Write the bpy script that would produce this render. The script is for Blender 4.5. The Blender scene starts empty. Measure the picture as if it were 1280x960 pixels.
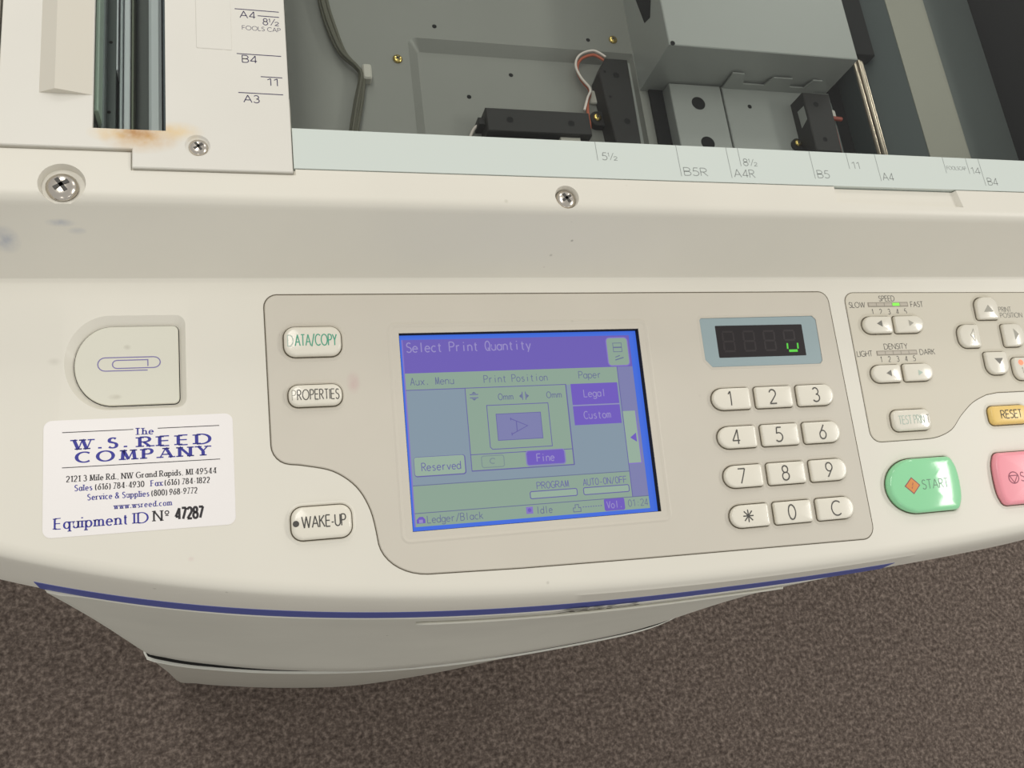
import bpy, bmesh, math
import numpy as np
from mathutils import Matrix, Vector

# ------------------------------------------------------------------ frame of reference
# everything is laid out in millimetres of the copier: X right, Y away from the operator,
# Z up, with the scanning glass at Z = 0; the floor lies 880 mm below the glass
OFF = (-150.0, 120.0, 880.0)
def W(x, y, z): return Vector(((x + OFF[0]) / 1000, (y + OFF[1]) / 1000, (z + OFF[2]) / 1000))

sc = bpy.context.scene
# ------------------------------------------------------------------ camera
cam_d = bpy.data.cameras.new('camera'); cam = bpy.data.objects.new('camera', cam_d)
sc.collection.objects.link(cam); sc.camera = cam
cam_d.sensor_width = 36.0; cam_d.lens = 1102.73 / 1280 * 36.0; cam_d.clip_start = 0.01
RC = [[0.95889018, -0.11959179, 0.25734688], [-0.03565216, -0.9504456, -0.30883991], [0.28152893, 0.28696859, -0.91563666]]
mw = Matrix(((RC[0][0], -RC[1][0], -RC[2][0], 0), (RC[0][1], -RC[1][1], -RC[2][1], 0), (RC[0][2], -RC[1][2], -RC[2][2], 0), (0, 0, 0, 1)))
mw.translation = W(-19.8587, -389.7783, 337.5312)
cam.matrix_world = mw

# ------------------------------------------------------------------ light
EXPOSURE = 0.10
sc.view_settings.view_transform = 'Standard'; sc.view_settings.look = 'None'
sc.view_settings.gamma = 1.0; sc.view_settings.use_curve_mapping = False
sc.view_settings.exposure = EXPOSURE
world = bpy.data.worlds.new('office'); sc.world = world; world.use_nodes = True
bg = world.node_tree.nodes['Background']
bg.inputs['Color'].default_value = (1.0, 0.985, 0.95, 1); bg.inputs['Strength'].default_value = 0.52
def overhead_light(x, y, sx, sy, power):
    d = bpy.data.lights.new('troffer_or_fill', 'AREA'); d.shape = 'RECTANGLE'; d.size = sx; d.size_y = sy
    d.energy = power; d.color = (1.0, 0.97, 0.91)
    o = bpy.data.objects.new('troffer_or_fill', d); sc.collection.objects.link(o); o.location = (x, y, 2.72)
for (x, y, p) in ((2.42, -0.30, 30), (-0.62, 0.45, 11), (2.2, 2.6, 20), (-0.62, 2.6, 16), (2.2, -3.2, 9), (-0.62, -3.2, 8)):  # last two, in front, are unseen fill added to brighten the front cover
    overhead_light(x, y, 0.5, 1.1, p)

# ------------------------------------------------------------------ materials
def srgb(r, g, b): return tuple(((c / 255) / 12.92 if c / 255 <= 0.04045 else ((c / 255 + 0.055) / 1.055) ** 2.4) for c in (r, g, b)) + (1,)
def mat(name, col, rough=0.5, metal=0.0, spec=0.5, emit=None, estr=1.0, speck=0.0, smudges=(), bump=0.0, coat=0.0, mottle=0.0, mscale=60):
    m = bpy.data.materials.new(name); m.use_nodes = True
    nt = m.node_tree; b = nt.nodes['Principled BSDF']
    b.inputs['Base Color'].default_value = col; b.inputs['Roughness'].default_value = rough
    b.inputs['Metallic'].default_value = metal; b.inputs['Specular IOR Level'].default_value = spec
    b.inputs['Coat Weight'].default_value = coat
    if emit:
        b.inputs['Emission Color'].default_value = emit; b.inputs['Emission Strength'].default_value = estr
    if not (speck or smudges or bump or mottle): return m
    N = nt.nodes.new; L = nt.links.new
    geo = N('ShaderNodeNewGeometry')
    rgb = N('ShaderNodeRGB'); rgb.outputs[0].default_value = col; cur = rgb.outputs[0]
    def mix(fac, c2, src=None):
        nonlocal cur
        n = N('ShaderNodeMix'); n.data_type = 'RGBA'
        if hasattr(fac, 'links'): L(fac, n.inputs[0])
        else: n.inputs[0].default_value = fac
        L(cur, n.inputs[6]); n.inputs[7].default_value = c2; cur = n.outputs[2]
    def noise(scale, detail=2.0):
        n = N('ShaderNodeTexNoise'); n.inputs['Scale'].default_value = scale; n.inputs['Detail'].default_value = detail
        L(geo.outputs['Position'], n.inputs['Vector']); return n.outputs['Fac']
    def ramp(src, a, b_, lo=0.0, hi=1.0):
        n = N('ShaderNodeMapRange'); n.inputs[1].default_value = a; n.inputs[2].default_value = b_
        n.inputs[3].default_value = lo; n.inputs[4].default_value = hi; L(src, n.inputs[0]); return n.outputs[0]
    def mul(a, b_):
        n = N('ShaderNodeMath'); n.operation = 'MULTIPLY'; L(a, n.inputs[0])
        if hasattr(b_, 'links'): L(b_, n.inputs[1])
        else: n.inputs[1].default_value = b_
        return n.outputs[0]
    if mottle:
        dk = tuple(c * (1 - mottle) for c in col[:3]) + (1,)
        mix(ramp(noise(mscale, 3), 0.35, 0.7), dk)
    if speck:
        v = N('ShaderNodeTexVoronoi'); v.inputs['Scale'].default_value = 75; L(geo.outputs['Position'], v.inputs['Vector'])
        mix(mul(mul(ramp(v.outputs['Distance'], 0.03, 0.075, 1, 0), ramp(noise(21), 0.58, 0.72)), speck), (0.12, 0.10, 0.07, 1))
    for (c, r, sc_, k) in smudges:
        sub = N('ShaderNodeVectorMath'); sub.operation = 'SUBTRACT'; L(geo.outputs['Position'], sub.inputs[0]); sub.inputs[1].default_value = W(*c)
        div = N('ShaderNodeVectorMath'); div.operation = 'DIVIDE'; L(sub.outputs[0], div.inputs[0]); div.inputs[1].default_value = tuple(q / 1000 for q in r)
        ln = N('ShaderNodeVectorMath'); ln.operation = 'LENGTH'; L(div.outputs[0], ln.inputs[0])
        nz = ramp(noise(260, 3), 0.25, 0.75, 0.35, 1.0)
        mix(mul(mul(ramp(ln.outputs['Value'], 0.15, 1.0, 1, 0), nz), k), sc_)
    L(cur, b.inputs['Base Color'])
    if bump:
        bn = N('ShaderNodeBump'); bn.inputs['Strength'].default_value = bump; bn.inputs['Distance'].default_value = 0.0003
        L(noise(2500, 2), bn.inputs['Height']); L(bn.outputs[0], b.inputs['Normal'])
    return m
PINK = (0.50, 0.22, 0.26, 1); BLUE = (0.12, 0.19, 0.36, 1)
M = {}
M['white'] = mat('ivory_plastic', srgb(223, 219, 207), 0.42, speck=0.75, bump=0.05, mottle=0.035, mscale=14, smudges=(
    ((-47, -338, -51), (2.0, 1.6, 4), PINK, .5), ((-113, -210, -20), (6, 6, 9), BLUE, .55), ((-91.5, -206, -12), (6.5, 2.0, 2.6), BLUE, .5),
    ((-86, -207.5, -16), (4, 2.0, 2.4), BLUE, .35), ((92, -198, 0), (1.2, 1.2, 2), (.2, .2, .1, 1), .3), ((-99, -252.7, -44.7), (3, 2, 5), (.3, .27, .2, 1), .3)))
M['plate'] = mat('cover_plate_ivory', srgb(219, 216, 207), 0.4, mottle=0.03, mscale=20, speck=.4, smudges=(
    ((-60, -173, 1.2), (17, 8.5, 7), (0.58, 0.33, 0.09, 1), 1.0), ((-62, -171.5, 1.2), (9, 4.0, 6), (0.42, 0.20, 0.05, 1), 1.0),
    ((-46, -170, 1.2), (11, 5, 6), (0.75, 0.5, 0.15, 1), .6), ((-72, -172, 1.2), (9, 4.5, 6), (0.75, 0.5, 0.15, 1), .5)))
M['panel'] = mat('panel_grey_beige', srgb(204, 198, 185), 0.5, speck=0.35, bump=0.03, mottle=0.03, mscale=25, smudges=(((23.7, -266, -47), (3.5, 6, 6), PINK, .45),))
M['panel_light'] = mat('panel_pale_beige', srgb(210, 204, 188), 0.5, bump=0.03, speck=.15)
M['key'] = mat('key_ivory', srgb(228, 223, 209), 0.17, spec=0.55)
M['green'] = mat('key_green', srgb(150, 220, 168), 0.09, spec=0.6)
M['red'] = mat('key_pink_red', srgb(246, 158, 170), 0.3, spec=0.6)
M['yellow'] = mat('key_yellow', srgb(240, 205, 122), 0.3, spec=0.6)
M['tray'] = mat('tray_ivory', srgb(214, 212, 197), 0.4, speck=.6, smudges=(((-71, -246.5, -45), (1.8, 1.4, 6), (.2, .17, .1, 1), .6), ((-76, -268, -47), (3.2, 1.4, 6), (.25, .2, .12, 1), .6)))
M['gap'] = mat('gap_dark', srgb(92, 84, 68), 0.8)
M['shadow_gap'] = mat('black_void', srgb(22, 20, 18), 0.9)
M['ink'] = mat('print_dark_grey', srgb(72, 70, 66), 0.6)
M['ink_grey'] = mat('print_mid_grey', srgb(140, 145, 142), 0.6)
M['ink_key'] = mat('print_key_grey', srgb(165, 162, 150), 0.5)
M['ink_arrow'] = mat('print_arrow_grey', srgb(120, 118, 110), 0.5)
M['ink_navy'] = mat('print_navy', srgb(52, 44, 84), 0.6)
M['ink_green'] = mat('print_green', srgb(70, 160, 130), 0.5)
M['ink_faint'] = mat('print_pale_green', srgb(178, 195, 182), 0.5)
M['ink_violet'] = mat('print_violet', srgb(122, 112, 170), 0.5)
M['ink_orange'] = mat('print_orange', srgb(215, 140, 70), 0.4)
M['ink_start'] = mat('print_start_grey', srgb(96, 140, 112), 0.4)
M['ink_stop'] = mat('print_stop', srgb(140, 62, 84), 0.4)
M['sticker'] = mat('sticker_white', srgb(236, 232, 230), 0.35)
M['st_blue'] = mat('sticker_blue', srgb(44, 44, 148), 0.5)
M['st_black'] = mat('sticker_black', srgb(36, 32, 36), 0.5)
M['stripe'] = mat('stripe_blue', srgb(78, 88, 158), 0.45)
M['logo'] = mat('logo_black', srgb(36, 32, 26), 0.5)
M['body'] = mat('body_grey', srgb(214, 212, 200), 0.5, mottle=.06, mscale=16, speck=.6)
M['steel'] = mat('screw_steel', srgb(205, 198, 188), 0.22, metal=1.0)
M['brass'] = mat('screw_brass', srgb(214, 188, 112), 0.25, metal=1.0)
M['sheet'] = mat('sheet_metal_grey', srgb(143, 143, 137), 0.45, metal=0.2, mottle=.05, mscale=12)
M['sheet_light'] = mat('sheet_metal_pale', srgb(163, 165, 161), 0.42, metal=0.2)
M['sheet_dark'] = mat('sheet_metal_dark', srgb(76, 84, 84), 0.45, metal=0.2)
M['ledge'] = mat('ledge_warm_grey', srgb(150, 148, 136), 0.6)
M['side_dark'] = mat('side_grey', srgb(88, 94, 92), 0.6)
M['black'] = mat('sensor_black', srgb(34, 32, 30), 0.55)
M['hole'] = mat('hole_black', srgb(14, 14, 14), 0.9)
M['clip'] = mat('clip_nylon', srgb(196, 192, 182), 0.5)
M['wire_o'] = mat('wire_orange', srgb(205, 112, 84), 0.5)
M['wire_w'] = mat('wire_white', srgb(232, 220, 212), 0.5)
M['wire_k'] = mat('wire_olive', srgb(88, 86, 72), 0.5)
M['wire_r'] = mat('wire_red_brown', srgb(150, 66, 48), 0.5)
M['rail'] = mat('rail_chrome', srgb(205, 190, 172), 0.25, metal=0.9)
M['strip'] = mat('ruler_pale', srgb(206, 214, 208), 0.25)
M['mirror'] = mat('carriage_silver', srgb(150, 154, 158), 0.35, metal=.3)
M['lamp'] = mat('lamp_pale', srgb(205, 205, 212), 0.3)
M['mint'] = mat('frame_mint', srgb(178, 192, 180), 0.35)
M['carr_k'] = mat('carriage_black', srgb(52, 54, 54), 0.4)
M['bezel'] = mat('bezel_blue_grey', srgb(150, 168, 172), 0.3)
M['disp'] = mat('display_black', srgb(30, 24, 26), 0.22)
M['disp_off'] = mat('segment_off', srgb(35, 27, 29), 0.35)
M['seg'] = mat('segment_green', (0.01, 0.03, 0.01, 1), 0.4, emit=srgb(80, 205, 50), estr=0.9)
M['led'] = mat('led_green', srgb(90, 160, 60), 0.3, emit=srgb(130, 240, 70), estr=0.75)
M['led_o'] = mat('led_orange', srgb(240, 150, 120), 0.3, emit=srgb(250, 120, 70), estr=0.35)
M['bar'] = mat('led_bar_grey', srgb(150, 143, 130), 0.5)
M['led_off'] = mat('led_off_grey', srgb(186, 178, 164), 0.4)
LCD = {}
LK = 0.92
def lcd(n, *c): LCD[n] = mat('screen_' + n, (0.012, 0.012, 0.016, 1), 0.28, spec=0.35, emit=srgb(*c), estr=LK)
lcd('blue', 60, 104, 216); lcd('violet', 104, 88, 176); lcd('green', 136, 160, 143); lcd('grey', 128, 146, 160)
lcd('key', 146, 170, 152); lcd('ink', 98, 106, 142); lcd('line', 96, 92, 156); lcd('purple', 106, 84, 184); lcd('pale', 146, 136, 192)
lcd('lilac', 120, 122, 168); lcd('edge', 128, 112, 190); lcd('faint', 118, 136, 140)

def glass_mat(name, tint):
    m = bpy.data.materials.new(name); m.use_nodes = True; nt = m.node_tree; nt.nodes.remove(nt.nodes['Principled BSDF'])
    out = nt.nodes['Material Output']; t = nt.nodes.new('ShaderNodeBsdfTransparent'); t.inputs[0].default_value = tint
    g = nt.nodes.new('ShaderNodeBsdfGlossy'); g.inputs['Roughness'].default_value = 0.02
    f = nt.nodes.new('ShaderNodeFresnel'); f.inputs['IOR'].default_value = 1.36
    mx = nt.nodes.new('ShaderNodeMixShader')
    ge = nt.nodes.new('ShaderNodeNewGeometry'); inv = nt.nodes.new('ShaderNodeMath'); inv.operation = 'SUBTRACT'; inv.inputs[0].default_value = 1.0; nt.links.new(ge.outputs['Backfacing'], inv.inputs[1])
    mu = nt.nodes.new('ShaderNodeMath'); mu.operation = 'MULTIPLY'; nt.links.new(f.outputs[0], mu.inputs[0]); nt.links.new(inv.outputs[0], mu.inputs[1])
    nt.links.new(mu.outputs[0], mx.inputs[0]); nt.links.new(t.outputs[0], mx.inputs[1]); nt.links.new(g.outputs[0], mx.inputs[2]); nt.links.new(mx.outputs[0], out.inputs[0])
    return m
M['glass'] = glass_mat('platen_glass_clear', (0.92, 0.935, 0.925, 1))
M['glass2'] = glass_mat('slot_glass_clear', (0.93, 0.96, 0.94, 1))

# ------------------------------------------------------------------ mesh builder
class MB:
    def __init__(s, fn=None): s.v = []; s.f = []; s.m = []; s.mats = []; s.sm = []; s.fn = fn or (lambda x, y, z: (x, y, z))
    def mi(s, m):
        if m not in s.mats: s.mats.append(m)
        return s.mats.index(m)
    def add(s, vs, fs, m, smooth=False):
        b = len(s.v); k = s.mi(m)
        s.v += [s.fn(*p) for p in vs]
        for f in fs: s.f.append([b + i for i in f]); s.m.append(k); s.sm.append(smooth)
    def box(s, x0, x1, y0, y1, z0, z1, m, bev=0.0):
        if bev: return s.prism([(x0, y0), (x1, y0), (x1, y1), (x0, y1)], z0, z1, m, bev)
        s.prism([(x0, y0), (x1, y0), (x1, y1), (x0, y1)], z0, z1, m)
    def loft(s, rings, m, caps=(True, True), smooth=False, closed=True):
        n = len(rings[0]); vs = [p for r in rings for p in r]; fs = []
        for a in range(len(rings) - 1):
            for i in range(n if closed else n - 1):
                j = (i + 1) % n; fs.append((a * n + i, a * n + j, (a + 1) * n + j, (a + 1) * n + i))
        s.add(vs, fs, m, smooth)
        b = len(s.v) - len(vs); k = s.mi(m)
        if caps[0]: s.f.append([b + i for i in range(n)][::-1]); s.m.append(k); s.sm.append(False)
        if caps[1]: s.f.append([b + (len(rings) - 1) * n + i for i in range(n)]); s.m.append(k); s.sm.append(False)
    def prism(s, poly, z0, z1, m, bev=0.0, smooth=False):
        if bev:
            p2 = offset(poly, -bev); r = [[(x, y, z0) for x, y in poly], [(x, y, z1 - bev) for x, y in poly], [(x, y, z1) for x, y in p2]]
        else: r = [[(x, y, z0) for x, y in poly], [(x, y, z1) for x, y in poly]]
        s.loft(r, m, smooth=smooth)
    def face(s, poly, z, m):
        s.add([(x, y, z) for x, y in poly], [list(range(len(poly)))], m)
    def ring(s, outer, inner, zo, zi, m, smooth=False):
        n = len(outer)
        s.add([(x, y, zo) for x, y in outer] + [(x, y, zi) for x, y in inner], [(i, (i + 1) % n, n + (i + 1) % n, n + i) for i in range(n)], m, smooth)
    def quads(s, qs, m, hf, curved=False):
        if not curved:
            for q in qs: s.add([(x, y, hf(x, y)) for x, y in q], [list(range(len(q)))], m)
            return
        lerp = lambda a, b, t: (a[0] + (b[0] - a[0]) * t, a[1] + (b[1] - a[1]) * t)
        for q in qs:
            if len(q) == 4 and math.hypot(q[0][0] - q[3][0], q[0][1] - q[3][1]) < 1.2:      # a pen stroke
                n = max(1, int(math.hypot(q[1][0] - q[0][0], q[1][1] - q[0][1]) / .6))
                V = [p for i in range(n + 1) for p in (lerp(q[0], q[1], i / n), lerp(q[3], q[2], i / n))]
                s.add([(x, y, hf(x, y)) for x, y in V], [(2 * i, 2 * i + 2, 2 * i + 3, 2 * i + 1) for i in range(n)], m)
            else:                                                                        # a filled figure
                c = (sum(p[0] for p in q) / len(q), sum(p[1] for p in q) / len(q)); B = []
                for a, b in zip(q, q[1:] + q[:1]): B += [lerp(a, b, t / 4) for t in range(4)]
                N = len(B); V = [lerp(c, p, r / 4) for r in range(5) for p in B]
                s.add([(x, y, hf(x, y)) for x, y in V], [(r * N + i, r * N + (i + 1) % N, (r + 1) * N + (i + 1) % N, (r + 1) * N + i) for r in range(4) for i in range(N)], m)
    def tube(s, pts, r, m, n=8):
        P = [Vector(p) for p in pts]; rings = []
        for i, p in enumerate(P):
            d = (P[min(i + 1, len(P) - 1)] - P[max(i - 1, 0)]).normalized()
            u = d.cross(Vector((0, 0, 1)));  u = u.normalized() if u.length > 1e-6 else Vector((1, 0, 0)); w = u.cross(d)
            rings.append([tuple(p + r * (math.cos(2 * math.pi * k / n) * u + math.sin(2 * math.pi * k / n) * w)) for k in range(n)])
        s.loft(rings, m, smooth=True)
    def lathe(s, cx, cy, prof, m, n=24, smooth=True):
        rings = [[(cx + r * math.cos(2 * math.pi * k / n), cy + r * math.sin(2 * math.pi * k / n), z) for k in range(n)] for r, z in prof]
        s.loft(rings, m, smooth=smooth)

def offset(poly, d):
    n = len(poly); A = sum(poly[i][0] * poly[(i + 1) % n][1] - poly[(i + 1) % n][0] * poly[i][1] for i in range(n))
    sg = 1 if A > 0 else -1; out = []
    for i in range(n):
        p0, p1, p2 = poly[i - 1], poly[i], poly[(i + 1) % n]
        def nr(a, b):
            dx, dy = b[0] - a[0], b[1] - a[1]; l = math.hypot(dx, dy) or 1; return (dy / l * sg, -dx / l * sg)
        a = nr(p0, p1); b = nr(p1, p2); mx, my = a[0] + b[0], a[1] + b[1]; q = mx * mx + my * my
        if q < 1e-9: out.append((p1[0] + a[0] * d, p1[1] + a[1] * d)); continue
        k = 2 * d / q; k = max(-3 * abs(d), min(3 * abs(d), k)); out.append((p1[0] + mx * k, p1[1] + my * k))
    return out
def arc(cx, cy, rx, ry, a0, a1, n=8):
    return [(cx + rx * math.cos(math.radians(a0 + (a1 - a0) * i / n)), cy + ry * math.sin(math.radians(a0 + (a1 - a0) * i / n))) for i in range(n + 1)]
def rrect(cx, cy, w, h, r, n=6):
    # r: bottom-left, bottom-right, top-right, top-left corner radii (number, or pair of radii)
    if not isinstance(r, (list, tuple)): r = [r] * 4
    R = [(q, q) if not isinstance(q, tuple) else q for q in r]
    x0, x1, y0, y1 = cx - w / 2, cx + w / 2, cy - h / 2, cy + h / 2
    return (arc(x0 + R[0][0], y0 + R[0][1], *R[0], 180, 270, n) + arc(x1 - R[1][0], y0 + R[1][1], *R[1], 270, 360, n) +
            arc(x1 - R[2][0], y1 - R[2][1], *R[2], 0, 90, n) + arc(x0 + R[3][0], y1 - R[3][1], *R[3], 90, 180, n))
def circle(cx, cy, r, n=24): return [(cx + r * math.cos(2 * math.pi * k / n), cy + r * math.sin(2 * math.pi * k / n)) for k in range(n)]
def catmull(pts, n=8, closed=False):
    out = []; N = len(pts)
    for i in range(N if closed else N - 1):
        if closed: p = [pts[(i + k) % N] for k in (-1, 0, 1, 2)]
        else: p = [pts[max(i - 1, 0)], pts[i], pts[i + 1], pts[min(i + 2, N - 1)]]
        for j in range(n):
            t = j / n
            out.append(tuple(0.5 * (2 * b + (c - a) * t + (2 * a - 5 * b + 4 * c - d) * t * t + (3 * b - a - 3 * c + d) * t ** 3) for a, b, c, d in zip(*p)))
    if not closed: out.append(tuple(pts[-1]))
    return out

TILT = 0.0959044
CT, ST = math.cos(TILT), math.sin(TILT)
CAM_SCALE = 1.04                                             # front console enlarged about the camera position, so its view stays the same
def FR(x, y, z): return (CAM_SCALE * x + 0.79, CAM_SCALE * y + 15.59, CAM_SCALE * z - 13.5)      # front console coordinates -> mm, scaled about the camera
def PAN(u, v, h=0.0): return FR(u, -200 + v * CT - h * ST, -25 + v * ST + h * CT)   # the sloped operator panel

THINGS = {}
def empty(name, loc):
    o = bpy.data.objects.new(name, None); sc.collection.objects.link(o); o.location = loc; o.empty_display_size = .1; return o
def build(name, mb, parent=None, label=None, fix=True):
    me = bpy.data.meshes.new(name)
    V = [W(*p) for p in mb.v]
    c = Vector([(min(v[i] for v in V) + max(v[i] for v in V)) / 2 for i in range(3)])
    me.from_pydata([v - c for v in V], [], mb.f)
    for m in mb.mats: me.materials.append(m)
    me.polygons.foreach_set('material_index', mb.m); me.polygons.foreach_set('use_smooth', mb.sm)
    if fix:
        b = bmesh.new(); b.from_mesh(me); bmesh.ops.recalc_face_normals(b, faces=b.faces); b.to_mesh(me); b.free()
    me.update()
    o = bpy.data.objects.new(name, me); sc.collection.objects.link(o)
    pl = Vector((0, 0, 0))
    q = parent
    while q is not None: pl += q.location; q = q.parent
    o.location = c - pl; o.parent = parent
    if label: o['label'] = label
    return o
def cut(o, mb):
    t = build('cutting_block', mb, o.parent); bpy.context.view_layer.update()
    md = o.modifiers.new('cut', 'BOOLEAN'); md.operation = 'DIFFERENCE'; md.solver = 'EXACT'; md.object = t
    bpy.context.view_layer.update()
    me = bpy.data.meshes.new_from_object(o.evaluated_get(bpy.context.evaluated_depsgraph_get()))
    o.modifiers.clear(); o.data = me
    tm = t.data; bpy.data.objects.remove(t); bpy.data.meshes.remove(tm)
def ink(o, mb):
    """print or moulded marks that belong to the surface of part o"""
    bm = bmesh.new(); bm.from_mesh(o.data)
    org = Vector((0, 0, 0)); q = o
    while q is not None: org += q.location; q = q.parent
    idx = []
    for m in mb.mats:
        if m.name not in [k.name for k in o.data.materials if k]: o.data.materials.append(m)
        idx.append([k.name for k in o.data.materials].index(m.name))
    V = [bm.verts.new(W(*p) - org) for p in mb.v]
    for f, mi, sm in zip(mb.f, mb.m, mb.sm):
        fc = bm.faces.new([V[i] for i in f]); fc.material_index = idx[mi]; fc.smooth = sm
    bm.to_mesh(o.data); bm.free(); o.data.update()
def bevel(o, w=0.6, seg=2, ang=35):
    md = o.modifiers.new('edge', 'BEVEL'); md.width = w / 1000; md.segments = seg; md.limit_method = 'ANGLE'; md.angle_limit = math.radians(ang)

# ------------------------------------------------------------------ lettering (drawn strokes)
def A(*a): return arc(*a)
def ln(*p): return list(p)
GL = {}
def g(ch, w, *st): GL[ch] = (w, st)
g('A', .74, ln((0, 0), (.37, 1)), ln((.37, 1), (.74, 0)), ln((.13, .34), (.61, .34)))
g('B', .56, ln((0, 0), (0, 1)), [(0, 1), (.28, 1)] + A(.28, .76, .24, .24, 90, -90) + [(0, .52)], [(0, .52), (.3, .52)] + A(.3, .26, .26, .26, 90, -90) + [(0, 0)])
g('C', .76, A(.46, .5, .46, .5, 48, 312, 18))
g('D', .72, ln((0, 0), (0, 1)), [(0, 1), (.24, 1)] + A(.24, .5, .48, .5, 90, -90, 14) + [(0, 0)])
g('E', .5, ln((0, 0), (0, 1)), ln((0, 1), (.5, 1)), ln((0, .52), (.46, .52)), ln((0, 0), (.5, 0)))
g('F', .48, ln((0, 0), (0, 1)), ln((0, 1), (.48, 1)), ln((0, .52), (.44, .52)))
g('G', .84, A(.46, .5, .46, .5, 48, 325, 18) + [(.84, .45), (.5, .45)])
g('H', .62, ln((0, 0), (0, 1)), ln((.62, 0), (.62, 1)), ln((0, .52), (.62, .52)))
g('I', .02, ln((.01, 0), (.01, 1)))
g('J', .36, [(.34, 1), (.34, .22)] + A(.14, .22, .2, .22, 0, -150, 8))
g('K', .6, ln((0, 0), (0, 1)), ln((.56, 1), (0, .45)), ln((.18, .6), (.6, 0)))
g('L', .44, ln((0, 0), (0, 1)), ln((0, 0), (.44, 0)))
g('M', .86, ln((.06, 0), (.12, 1)), ln((.12, 1), (.43, .05)), ln((.43, .05), (.74, 1)), ln((.74, 1), (.82, 0)))
g('N', .68, ln((0, 0), (0, 1)), ln((0, 1), (.68, 0)), ln((.68, 0), (.68, 1)))
g('O', .94, A(.47, .5, .47, .5, 0, 360, 24))
g('P', .52, ln((0, 0), (0, 1)), [(0, 1), (.26, 1)] + A(.26, .74, .26, .26, 90, -90) + [(0, .48)])
g('Q', .94, A(.47, .5, .47, .5, 0, 360, 24), ln((.52, .3), (.92, -.05)))
g('R', .56, ln((0, 0), (0, 1)), [(0, 1), (.26, 1)] + A(.26, .75, .26, .25, 90, -90) + [(0, .5)], ln((.2, .5), (.56, 0)))
g('S', .52, A(.27, .75, .22, .25, 35, 230, 12)[:-1] + A(.25, .26, .25, .26, 65, -150, 12))
g('T', .56, ln((.28, 0), (.28, 1)), ln((0, 1), (.56, 1)))
g('U', .62, [(0, 1), (0, .3)] + A(.31, .3, .31, .3, 180, 360, 12) + [(.62, 1)])
g('V', .7, ln((0, 1), (.35, 0)), ln((.35, 0), (.7, 1)))
g('W', 1.06, ln((0, 1), (.27, 0)), ln((.27, 0), (.53, 1)), ln((.53, 1), (.79, 0)), ln((.79, 0), (1.06, 1)))
g('X', .64, ln((0, 0), (.64, 1)), ln((0, 1), (.64, 0)))
g('Y', .62, ln((0, 1), (.31, .48)), ln((.62, 1), (.31, .48)), ln((.31, .48), (.31, 0)))
g('Z', .56, ln((0, 1), (.56, 1)), ln((.56, 1), (0, 0)), ln((0, 0), (.56, 0)))
X = .64
g('a', .5, A(.24, .31, .24, .31, 0, 360, 16), ln((.48, 0), (.48, X)))
g('b', .5, ln((.02, 0), (.02, 1)), A(.26, .31, .24, .31, 0, 360, 16))
g('c', .42, A(.25, .31, .25, .31, 50, 310, 14))
g('d', .5, A(.24, .31, .24, .31, 0, 360, 16), ln((.48, 0), (.48, 1)))
g('e', .5, [(.02, .34), (.48, .34)] + A(.25, .31, .24, .31, 8, 318, 14))
g('f', .32, [(.12, 0), (.12, .78)] + A(.3, .78, .18, .2, 180, 85, 6), ln((0, X), (.3, X)))
g('g', .5, A(.24, .31, .24, .31, 0, 360, 16), [(.48, X), (.48, -.08)] + A(.25, -.08, .23, .2, 0, -160, 8))
g('h', .46, ln((.02, 0), (.02, 1)), [(.02, .36)] + A(.23, .38, .21, .25, 180, 0, 8) + [(.44, 0)])
g('i', .06, ln((.03, 0), (.03, X)), ln((.03, .86), (.03, .96)))
g('k', .44, ln((.02, 0), (.02, 1)), ln((.4, X), (.02, .28)), ln((.14, .4), (.44, 0)))
g('l', .06, ln((.03, 0), (.03, 1)))
g('m', .74, ln((.02, 0), (.02, X)), [(.02, .4)] + A(.19, .44, .17, .19, 180, 0, 7) + [(.36, 0)], [(.36, .4)] + A(.54, .44, .18, .19, 180, 0, 7) + [(.72, 0)])
g('n', .46, ln((.02, 0), (.02, X)), [(.02, .36)] + A(.23, .38, .21, .25, 180, 0, 8) + [(.44, 0)])
g('o', .52, A(.26, .31, .25, .31, 0, 360, 16))
g('p', .5, ln((.02, -.3), (.02, X)), A(.26, .31, .24, .31, 0, 360, 16))
g('q', .5, ln((.48, -.3), (.48, X)), A(.24, .31, .24, .31, 0, 360, 16))
g('r', .3, ln((.02, 0), (.02, X)), [(.02, .34)] + A(.24, .36, .22, .26, 180, 70, 6))
g('s', .36, A(.19, .47, .15, .15, 35, 235, 9)[:-1] + A(.18, .16, .17, .16, 65, -150, 9))
g('t', .3, [(.12, .86), (.12, .14)] + A(.25, .14, .13, .14, 180, 280, 5), ln((0, X), (.28, X)))
g('u', .46, [(.02, X), (.02, .24)] + A(.23, .25, .21, .25, 180, 360, 8) + [(.44, X)], ln((.44, 0), (.44, X)))
g('v', .46, ln((0, X), (.23, 0)), ln((.23, 0), (.46, X)))
g('w', .7, ln((0, X), (.18, 0)), ln((.18, 0), (.35, X)), ln((.35, X), (.52, 0)), ln((.52, 0), (.7, X)))
g('x', .44, ln((0, 0), (.44, X)), ln((0, X), (.44, 0)))
g('y', .46, ln((0, X), (.23, 0)), ln((.46, X), (.14, -.28)))
g('0', .56, A(.28, .5, .28, .5, 0, 360, 22))
g('1', .24, ln((.2, 0), (.2, 1)), ln((.2, 1), (0, .8)))
g('2', .54, A(.27, .73, .25, .27, 165, -38, 14) + [(.02, .02)], ln((0, 0), (.54, 0)))
g('3', .52, A(.24, .75, .22, .25, 150, -90, 12), A(.24, .26, .27, .27, 90, -150, 12))
g('4', .58, ln((.44, 0), (.44, 1)), ln((.44, 1), (0, .24)), ln((0, .24), (.58, .24)))
g('5', .52, ln((.48, 1), (.14, 1)), ln((.14, 1), (.06, .56)), [(.06, .56)] + A(.22, .31, .29, .31, 115, -140, 14))
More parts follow.
